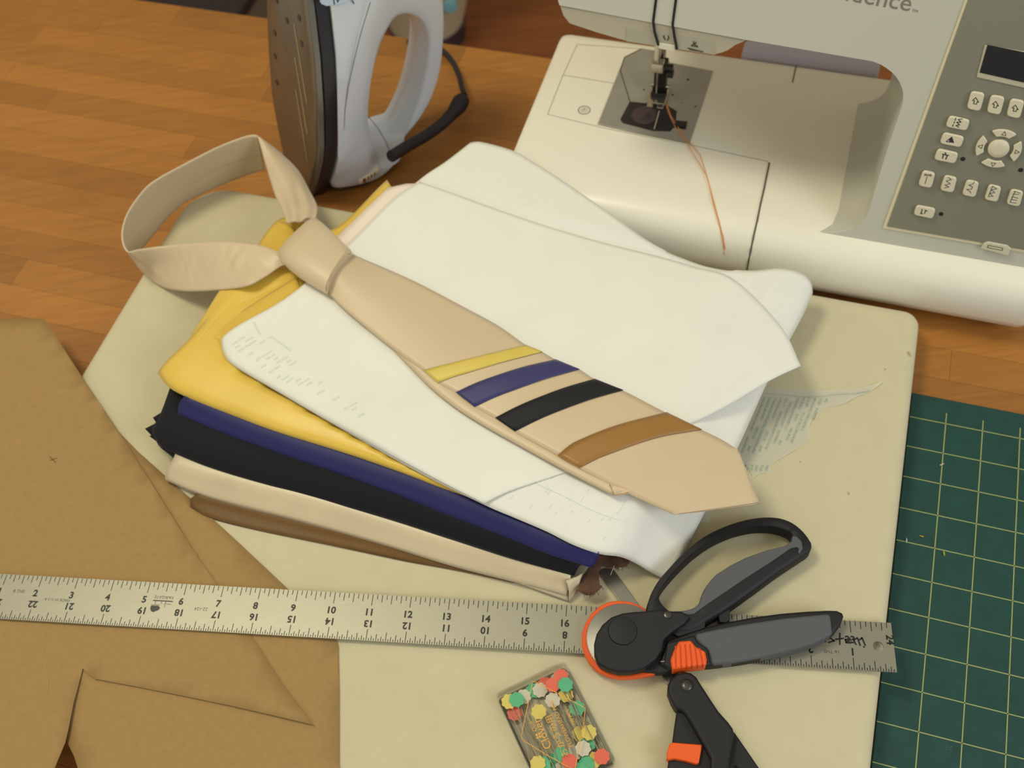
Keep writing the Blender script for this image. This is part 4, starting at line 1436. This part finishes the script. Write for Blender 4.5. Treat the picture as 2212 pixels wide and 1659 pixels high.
# soleplate steam vents
for k in range(3):
    for i in range(4):
        a0, z0 = 1.2 - .14 * i - k * .06, 4.4 + .5 * i - k * 1.2
        part(iron, 'steam_groove', tube([I(-.012, a0, z0), I(-.012, a0 - .25, z0 + .9)], .022, 6), mat('groove_pale', (176, 156, 112), .4, metal=.5))
for (y, z) in ((.9, 7.2), (1.0, 6.4), (-.7, 6.9), (-1.0, 5.6), (-1.1, 4.7), (-1.1, 3.7), (0.1, 8.2), (0, 6.6)):
    part(iron, 'steam_hole', lathe(I(-.01, y, z), -IX, [(.10, 0), (.10, .012), (.06, .012)], 12), mat('hole_dark', (70, 60, 50), .5))
arc = [ipx(x, y, 1.3) for x, y in [(724, 411), (752, 410), (788, 403), (818, 391), (840, 373), (856, 354)]]
rest = []
for y, k in ((-1.25, .4), (-1.1, 1.0), (0, 1.1), (1.1, 1.0), (1.25, .4)):
    rest.append([I(x, y, z) for x, z in arc] + [I(x + (hcx - x) * .012 * k, y, z + (hcz - z) * .012 * k) for x, z in reversed(arc)])
rest = [[Vector((p.x, p.y, max(p.z, .005))) for p in r] for r in rest]
part(iron, 'heel_rest', grid(rest, close_u=True, cap=True), mat('heel_dark', (74, 66, 60), .45), smooth=60)
xx, zz = ipx(795, 378, 1.36)
ISW = (xx, 1.36, zz)
ISD = (onplane(815, 370, I(0, 1.36, 0), IY) - onplane(770, 398, I(0, 1.36, 0), IY)).normalized()
sw = part(iron, 'fabric_scale', box(I(*ISW), ISD, IZ, IY, .42, .1, .12), mat('scale_cream', (226, 216, 186), .4), smooth=0, bevel=.05)
part(sw, 'red_mark', box(I(*ISW) - ISD * .22 + IY * .125, IX, IZ, IY, .05, .08, .01), mat('red_mark', (120, 36, 30), .5), smooth=0)
for k in range(3):
    part(sw, 'scale_mark', box(I(*ISW) + ISD * (-.06 + k * .13) + IY * .125, IX, IZ, IY, .02, .06, .01), seam_m, smooth=0)
# pale blue water tank window with lettering at the front
wx, wz = ipx(700, -60, 2.0)
tank = part(iron, 'water_tank_window', prism([onplane(x, y, I(0, 1.9, 0), (IY * .97 + IX * .25).normalized()) for x, y in [(694, -60), (695, 10), (705, 14), (725, 13), (745, 8), (762, -2), (768, -60)]], -IY * .15), mat('tank_blue', (186, 206, 226), .12, coat=.5), smooth=0, bevel=.03)
part(tank, 'lettering', strokes([[onplane(x, y, I(0, 1.9, 0), (IY * .97 + IX * .25).normalized()) for x, y in l] for l in ([(719, -12), (722, 9)], [(727, -4), (729, 4), (733, -3)], [(757, -6), (764, 7)])], .03, IY, .02), mat('tank_ink', (50, 62, 72), .5), smooth=0)
# body seam
part(iron, 'body_seam', tube([onplane(x, y, I(0, 1.72, 0), IY) for x, y in [(800, 5), (780, 70), (765, 130), (752, 190), (745, 240), (743, 280)]], .012, 6), seam_m)
part(iron, 'heel_seam', tube([onplane(x, y, I(0, .78, 0), IY) for x, y in [(792, 248), (815, 275), (833, 305), (845, 335)]], .014, 6), seam_m)
# cord and strain relief
cz = 1.3
cpts = [P(845, 338, 1.75), P(880, 316, 1.45), P(915, 296, 1.15), P(950, 272, .95), P(978, 244, .85), P(1000, 214, .8)]
part(iron, 'cord_relief', tube(spline(cpts, 20), [.20] * 14 + [.21, .22, .25, .29, .31, .26], 14), mat('relief_black', (26, 25, 32), .55))
c2 = [P(1004, 206, .8), P(998, 190, .7), P(990, 160, .5), P(975, 130, .35), P(952, 106, .25), P(925, 94, .2), P(880, 90, .16)]
part(iron, 'cord', tube(spline(c2, 36), .1, 10), MATS['relief_black'])

# ------------------------------------------------------------------ rotary cutter (crop pixels -> photo pixels)
def q8(l):
    return [(1200 + x / 2.866, 1080 + y / 2.866) for x, y in l]


blk_m = mat('tool_black', (13, 13, 18), .6, bump=.12, bscale=900)
gry_m = mat('tool_grey', (85, 86, 89), .7, bump=.12, bscale=900)
org_m = mat('tool_orange', (238, 92, 20), .45)
rc = thing('rotary_cutter', P(1400, 1370, 1.27), 'black and grey rotary cutter with orange guard lying on the ruler', 'rotary cutter')
Z0 = 1.275
part(rc, 'blade_guard', pxslab(q8([(556, 672), (520, 650), (460, 628), (395, 621), (335, 628), (275, 654), (222, 702), (185, 760), (164, 830), (163, 890), (178, 950), (212, 1010), (262, 1058), (330, 1090), (400, 1103), (480, 1099), (560, 1088), (622, 1074), (640, 1000), (700, 880), (640, 740)]), Z0, 1.47), org_m, smooth=30, bevel=.03)
part(rc, 'blade', lathe(P(*q8([(420, 858)])[0], 1.5), Z, [(.01, 0), (.885, 0), (.9, .012), (.885, .02), (.01, .02)], 64), mat('blade_steel', (140, 138, 130), .42, metal=.6), smooth=30)
hd_px = [(240, 950), (238, 890), (254, 825), (290, 768), (345, 722), (415, 697), (480, 689), (560, 684), (640, 672), (700, 686), (775, 684), (838, 714), (800, 762), (725, 812), (672, 858), (660, 925), (620, 985), (545, 1040), (470, 1062), (390, 1064), (320, 1044), (262, 1012)]
part(rc, 'head_cover', pxslab(q8(hd_px), 1.53, 1.86), blk_m, smooth=40, bevel=.07, bseg=3, bangle=30)
part(rc, 'head_base', pxslab(q8([(246, 985), (262, 1012), (320, 1052), (390, 1076), (470, 1076), (545, 1062), (640, 1070), (735, 1055), (760, 980), (840, 850), (640, 760), (400, 800)]), 1.31, 1.56), blk_m, smooth=40, bevel=.03)
part(rc, 'blade_cap', lathe(P(*q8([(416, 812)])[0], 1.85), Z, [(.355, -.05), (.355, .012), (.34, .03), (.2, .045), (.02, .05)], 40), blk_m, smooth=40)
part(rc, 'cap_groove', lathe(P(*q8([(416, 812)])[0], 1.86), Z, [(.375, 0), (.375, .002), (.358, .002), (.358, 0)], 40), dark_slot, smooth=30)
# loop handle
outer = q8([(560, 690), (575, 620), (600, 555), (640, 490), (700, 420), (770, 345), (860, 265), (950, 205), (1060, 155), (1180, 118), (1290, 102), (1390, 107), (1470, 137), (1530, 185), (1578, 243), (1590, 275), (1577, 312), (1530, 345), (1380, 445), (1240, 548), (1080, 662), (960, 735), (850, 802), (780, 815), (690, 800), (610, 745)])
inner = q8([(645, 612), (640, 585), (660, 540), (715, 470), (780, 400), (850, 335), (930, 275), (1020, 225), (1120, 187), (1240, 163), (1350, 166), (1430, 190), (1464, 215), (1462, 250), (1420, 280), (1300, 310), (1180, 352), (1080, 402), (990, 462), (932, 530), (902, 590), (886, 638), (850, 664), (780, 680), (718, 684), (672, 652)])


def ringslab(o_px, i_px, z0, z1, n=96, rr=.06):
    ow = spline([P(x, y, z1) for x, y in o_px], n, True)
    iw = spline([P(x, y, z1) for x, y in i_px], n, True)
    rows = []
    fl = lambda p, z: Vector((p.x, p.y, z))
    for (t, z) in ((0, z0), (0, z1 - rr), (.06, z1 - rr * .3), (.15, z1), (.85, z1), (.94, z1 - rr * .3), (1, z1 - rr), (1, z0)):
        rows.append([fl(lerp(ow[k], iw[k], t), z) for k in range(n)])
    return grid(rows, close_u=True, close_v=True)


part(rc, 'loop_handle', ringslab(outer, inner, 1.3, 1.72, rr=.1), blk_m, smooth=50)
gr_in = q8([(905, 590), (934, 530), (992, 463), (1082, 404), (1182, 354), (1302, 312), (1420, 283), (1462, 255), (1466, 218), (1495, 225), (1525, 255), (1532, 300), (1512, 330), (1500, 325), (1508, 300), (1496, 288), (1455, 298), (1340, 378), (1180, 480), (1040, 575), (930, 650), (860, 702), (800, 712), (770, 692), (850, 672), (888, 642)])
part(rc, 'grip_inlay', pxslab(gr_in, 1.4, 1.76), gry_m, smooth=40, bevel=.04, bseg=2, bangle=50)
# lower lever
lev = q8([(835, 812), (900, 790), (1060, 752), (1220, 722), (1400, 698), (1560, 685), (1690, 679), (1745, 681), (1778, 697), (1786, 716), (1768, 765), (1716, 830), (1600, 890), (1400, 945), (1200, 990), (1100, 1006), (965, 1022), (880, 1030), (700, 1050), (640, 1010), (690, 870)])
part(rc, 'squeeze_lever', pxslab(lev, Z0, 1.66), blk_m, smooth=40, bevel=.08, bseg=3, bangle=50)
grp = q8([(865, 826), (950, 806), (1150, 768), (1400, 730), (1680, 702), (1700, 706), (1706, 730), (1716, 828), (1600, 888), (1400, 943), (1200, 986), (1090, 1004), (968, 1018), (962, 980), (945, 922), (900, 890), (868, 856)])
part(rc, 'lever_grip', pxslab(grp, 1.3, 1.70), gry_m, smooth=40, bevel=.07, bseg=3, bangle=40)
part(rc, 'lock_recess', pxslab(q8([(690, 885), (860, 838), (880, 880), (945, 925), (960, 1016), (715, 1046), (672, 1020)]), 1.5, 1.70), mat('recess_black', (18, 17, 20), .5), smooth=30, bevel=.03)
lk = part(rc, 'lock_slider', pxslab(q8([(762, 872), (838, 866), (868, 905), (928, 935), (938, 985), (934, 1020), (830, 1030), (722, 1046), (712, 985), (732, 930)]), 1.36, 1.80), org_m, smooth=40, bevel=.05, bseg=2, bangle=30)
for i in range(6):
    t = i / 5
    a, b = q8([(742 + 150 * t, 905 - 20 * math.sin(math.pi * t) + 14 * t), (745 + 168 * t, 1034 - 14 * t)])
    part(lk, 'grip_rib', tube([P(*a, 1.80), P(*b, 1.80), P(b[0] + .3, b[1] + 7, 1.66)], .018, 6), mat('orange_rib', (206, 70, 10), .5))
part(rc, 'lock_rod', tube([P(*q8([(650, 1000)])[0], 1.66), P(*q8([(712, 994)])[0], 1.66)], .02, 6), chrome)
part(rc, 'lever_spring', pxslab(q8([(1005, 690), (1065, 645), (1078, 660), (1080, 742), (1055, 760), (1018, 756)]), 1.3, 1.6), blk_m, smooth=30, bevel=.02)
part(rc, 'lever_link', pxslab(q8([(720, 820), (850, 760), (930, 740), (925, 790), (860, 812), (760, 845)]), 1.4, 1.68), blk_m, smooth=30, bevel=.02)
scw = P(*q8([(695, 712)])[0], 1.86)
part(rc, 'pivot_screw', join(lathe(scw, Z, [(.09, 0), (.09, .02), (.05, .03), (.05, .015)], 18)), mat('screw_steel', (84, 82, 80), .35, metal=.8), smooth=30)

# ------------------------------------------------------------------ scissors
sx = thing('spring_scissors', P(1500, 1520, 1.1), 'black handled scissors with orange lock, blade under the rotary cutter', 'scissors')
part(sx, 'blade', pxslab(q8([(262, 442), (345, 412), (352, 418), (505, 630), (640, 850), (765, 1065), (745, 1160), (690, 1142), (540, 880), (386, 612)]), 1.12, 1.17), mat('scissor_steel', (150, 146, 136), .3, metal=.85, var=.1, vscale=60), smooth=0, bevel=.015)
bx = lambda l: q8(l)
part(sx, 'lower_arm', pxslab(bx([(752, 1295), (800, 1280), (890, 1420), (960, 1560), (1000, 1700), (1010, 1800), (690, 1800), (694, 1660), (702, 1600), (724, 1500), (736, 1400)]), 1.12, 1.42), blk_m, smooth=40, bevel=.05, bangle=30)
part(sx, 'spring_arm', pxslab(bx([(1040, 1420), (1105, 1432), (1180, 1540), (1262, 1660), (1360, 1800), (1240, 1800), (1160, 1690), (1110, 1640), (1070, 1660), (1040, 1560)]), 1.12, 1.36), blk_m, smooth=40, bevel=.04, bangle=30)
ua = bx([(695, 1182), (697, 1140), (715, 1102), (750, 1073), (800, 1060), (840, 1068), (872, 1092), (905, 1145), (960, 1230), (1010, 1305), (1070, 1372), (1098, 1410), (1106, 1440), (1094, 1520), (1080, 1600), (1076, 1680), (1080, 1800), (955, 1800), (958, 1680), (962, 1600), (925, 1525), (880, 1450), (830, 1360), (792, 1300), (745, 1290), (716, 1236)])
part(sx, 'upper_arm', pxslab(ua, 1.18, 1.64), blk_m, smooth=40, bevel=.07, bseg=3, bangle=40)
lkz = part(sx, 'lock_clip', pxslab(bx([(728, 1500), (800, 1506), (905, 1514), (903, 1545), (888, 1628), (870, 1632), (800, 1612), (738, 1600), (700, 1606), (688, 1598), (694, 1550), (706, 1510)]), 1.25, 1.56), org_m, smooth=40, bevel=.05, bangle=30)
pv = P(*q8([(812, 1150)])[0], 1.64)
part(sx, 'pivot_washer', lathe(pv, Z, [(.17, 0), (.17, .012), (.15, .02), (.14, .008), (.1, .01)], 28), dark_slot, smooth=30)
part(sx, 'pivot_screw', lathe(pv, Z, [(.12, 0), (.12, .025), (.09, .045), (.055, .05), (.05, .03), (.01, .03)], 24), MATS['screw_steel'], smooth=30)

# ------------------------------------------------------------------ pin box
def qp(x, y):
    return 1030 + x / 5.946, 1380 + y / 5.946


BH = .42
cTL, cTR, cBR = P(1070, 1497, PAD_Z + BH), P(1222, 1424, PAD_Z + BH), P(1331, 1647, PAD_Z + BH)
bl_ = cBR - cTR
ex = (cTR - cTL).normalized()
ey = -(bl_ - ex * bl_.dot(ex)).normalized()
bw, bh = (cTR - cTL).length, bl_.length
bc = (cTL + cBR) / 2
bc.z = PAD_Z
pb = thing('pin_box', bc, 'clear plastic box of flower head pins with gold lettering', 'pin box')
clear = clear_mat('clear_plastic')


def boxring(hx, hy, r, z0, z1, th):
    o = [bc + ex * a + ey * b for a, b in rrect(0, 0, hx, hy, r)]
    i = [bc + ex * a + ey * b for a, b in rrect(0, 0, hx - th, hy - th, max(.02, r - th))]
    f = lambda l, z: [Vector((p.x, p.y, z)) for p in l]
    return grid([f(o, z0), f(o, z1), f(i, z1), f(i, z0)], close_u=True, close_v=True)


def boxplate(hx, hy, r, z0, z1):
    return slab([bc + ex * a + ey * b for a, b in rrect(0, 0, hx, hy, r)], z0, z1)


hx, hy = bw / 2, bh / 2
part(pb, 'base_floor', boxplate(hx - .03, hy - .03, .1, PAD_Z + .005, PAD_Z + .035), clear, smooth=30)
part(pb, 'base_wall', boxring(hx - .03, hy - .03, .1, PAD_Z + .036, PAD_Z + BH - .06, .035), clear, smooth=30)
part(pb, 'lid_wall', boxring(hx, hy, .12, PAD_Z + .1, PAD_Z + BH - .03, .028), clear, smooth=30)
part(pb, 'lid_top', boxplate(hx, hy, .12, PAD_Z + BH - .028, PAD_Z + BH), clear, smooth=30, bevel=.01)
gold = mat('gold_print', (222, 160, 50), .4)
LZ = PAD_Z + BH + .003


def LP(x, y):
    return P(*qp(x, y), LZ)


tdx = (LP(790, 1050) - LP(930, 1390)).normalized()
tdy = Z.cross(tdx)
txt = [('Clover', .26, LP(945, 1405), 0), ('FLOWERHEAD PINS', .125, LP(1225, 1375), 0), ('100 PCS.', .115, LP(1265, 1105), 0), ('Quilt', .12, LP(770, 1195), .4), ('お花用', .2, LP(1178, 1505), 0)]
part(pb, 'brand_lettering', text_geo('Clover', .27, LP(965, 1395), tdx, tdy, 0, 'LEFT'), gold, smooth=0)
part(pb, 'product_lettering', text_geo('FLOWERHEAD PINS', .135, LP(1232, 1380), tdx, tdy, 0, 'LEFT'), gold, smooth=0)
part(pb, 'count_lettering', text_geo('100 PCS.', .12, LP(1272, 1105), tdx, tdy, 0, 'LEFT'), gold, smooth=0)
part(pb, 'script_lettering', text_geo('Quilt', .13, LP(775, 1190), tdx, tdy, 0, 'LEFT', .35), gold, smooth=0)
part(pb, 'japanese_lettering', text_geo('おかうの用', .21, LP(1180, 1500), tdx, tdy, 0, 'LEFT'), gold, smooth=0)
em = LP(790, 1245)
part(pb, 'clover_emblem', join(*[lathe(em + (tdx * a + tdy * b) * .035, Z, [(.03, 0), (.03, .002)], 10) for a, b in ((1, 1), (1, -1), (-1, 1), (-1, -1))]), gold, smooth=0)
hexl = [LP(x, y) for x, y in [(735, 545), (1040, 700), (1395, 890), (1375, 1060), (1330, 1300), (1265, 1659), (1240, 1800)]]
hexr = [LP(x, y) for x, y in [(735, 545), (715, 560), (640, 920), (570, 1250), (590, 1300), (880, 1480), (1180, 1650), (1240, 1690)]]
part(pb, 'outline_frame', strokes([hexl[:6], hexr], .016, Z), gold, smooth=0)

# pins: green, coral, yellow and white flower heads
hm = {'green': mat('pin_green', (82, 178, 128), .55), 'coral': mat('pin_coral', (226, 100, 74), .55), 'yellow': mat('pin_yellow', (216, 196, 96), .55), 'white': mat('pin_white', (206, 198, 176), .55)}
pinsteel = mat('pin_steel', (206, 196, 172), .22, metal=.9)
petal = []
for k in range(40):
    a = 2 * math.pi * k / 40
    petal.append((math.cos(a) * (.178 + .013 * math.cos(8 * a)), math.sin(a) * (.178 + .013 * math.cos(8 * a))))


def make_pin(color, label):
    root = bpy.data.objects.new('flower_head_pin', None)
    COL.objects.link(root)
    root.empty_display_size = .005
    tag(root, label, 'pin', 'flower head pins in the box')
    BASE[root.name] = Vector((0, 0, 0))
    part(root, 'flower_head', prism([Vector((x, y, 0)) for x, y in petal], Z * .018), hm[color], smooth=0)
    part(root, 'shaft', tube([Vector((0, -.13, -.004)), Vector((0, -.8, -.004)), Vector((0, -1.38, -.004)), Vector((0, -1.48, -.004))], [.013, .013, .012, .003], 6), pinsteel)
    return root


pins = [('green', 725, 665, 0), ('coral', 978, 592, -6), ('coral', 868, 570, 5), ('green', 1180, 570, -8), ('yellow', 1145, 722, 4), ('white', 975, 790, -14), ('white', 812, 660, 8), ('yellow', 400, 812, 3), ('coral', 488, 958, 12),
        ('green', 512, 782, -30), ('white', 600, 745, 3), ('yellow', 796, 938, -4), ('green', 1322, 942, 9), ('white', 1035, 485, 2), ('coral', 1150, 450, -4), ('yellow', 1318, 1222, 178), ('yellow', 1440, 1205, 186), ('white', 1272, 1452, 176),
        ('white', 1365, 1410, 190), ('green', 1425, 1355, 172), ('green', 1083, 1492, 184), ('yellow', 1512, 1552, 174), ('coral', 1635, 1500, 181), ('green', 1412, 1605, 186), ('coral', 1190, 1580, 170), ('green', 850, 1612, 176),
        ('green', 985, 1570, 192), ('white', 1110, 1650, 180), ('coral', 745, 1640, 178), ('yellow', 690, 1650, 184), ('white', 900, 1720, 172), ('coral', 1050, 1760, 181), ('yellow', 1210, 1760, 188), ('green', 1340, 1730, 176), ('white', 1480, 1690, 179)]
order = {}
protos = {}
rnd = random.Random(9)
place = {}
desc = {0: 'near the upper left corner'}
labs = {}
for i, (c, x, y, a) in enumerate(pins):
    # where it lies in the box, in words
    lng = 'head end' if y < 1100 else 'point end'
    key_ = (c, y < 1100)
    labs.setdefault(key_, []).append(i)
ordn = ['first', 'second', 'third', 'fourth', 'fifth', 'sixth', 'seventh', 'eighth']
text_lab = {}
for (c, upper), ids in labs.items():
    ids = sorted(ids, key=lambda k: pins[k][1])
    for n, k in enumerate(ids):
        text_lab[k] = '%s flower head pin, %s %s head from the left in the box\'s %s half' % (c, ordn[n], c, 'ruler side' if upper else 'nearer')
pzs = {}
for i, (c, x, y, a) in enumerate(pins):
    z = PAD_Z + .06 + .24 * ((i * 7) % 13) / 13 + (.02 if c != 'white' else -.01)
    z = min(z, PAD_Z + .34)
    if c not in protos:
        o = make_pin(c, text_lab[i])
        protos[c] = o
    else:
        src = protos[c]
        o = src.copy()
        COL.objects.link(o)
        for ch in list(src.children):
            d = ch.copy()
            COL.objects.link(d)
            d.parent = o
        o['label'] = text_lab[i]
    p = P(*qp(x, y), z)
    lx, ly = (p - bc).dot(ex), (p - bc).dot(ey)
    lx = max(-hx + .24, min(hx - .24, lx))
    ly = max(-hy + .24, min(hy - .24, ly))
    ang = math.atan2(ey.y, ey.x) - math.pi / 2 + math.radians(a)
    # keep the shaft inside the walls
    d = Vector((math.cos(ang - math.pi / 2), math.sin(ang - math.pi / 2), 0))
    for k in range(40):
        e = (bc + ex * lx + ey * ly - bc) + d * 1.5
        ox = e.dot(ex)
        if abs(ox) < hx - .08:
            break
        ang += math.radians(.8) * (1 if (ox > 0) == (d.dot(ey) > 0) else -1)
        d = Vector((math.cos(ang - math.pi / 2), math.sin(ang - math.pi / 2), 0))
    oy = (ex * lx + ey * ly + d * 1.5).dot(ey)
    if abs(oy) > hy - .07:
        ly -= math.copysign(abs(oy) - hy + .07, oy)
    q = bc + ex * lx + ey * ly
    o.location = Vector((q.x, q.y, z)) * U
    o.rotation_euler = (0, 0, ang)
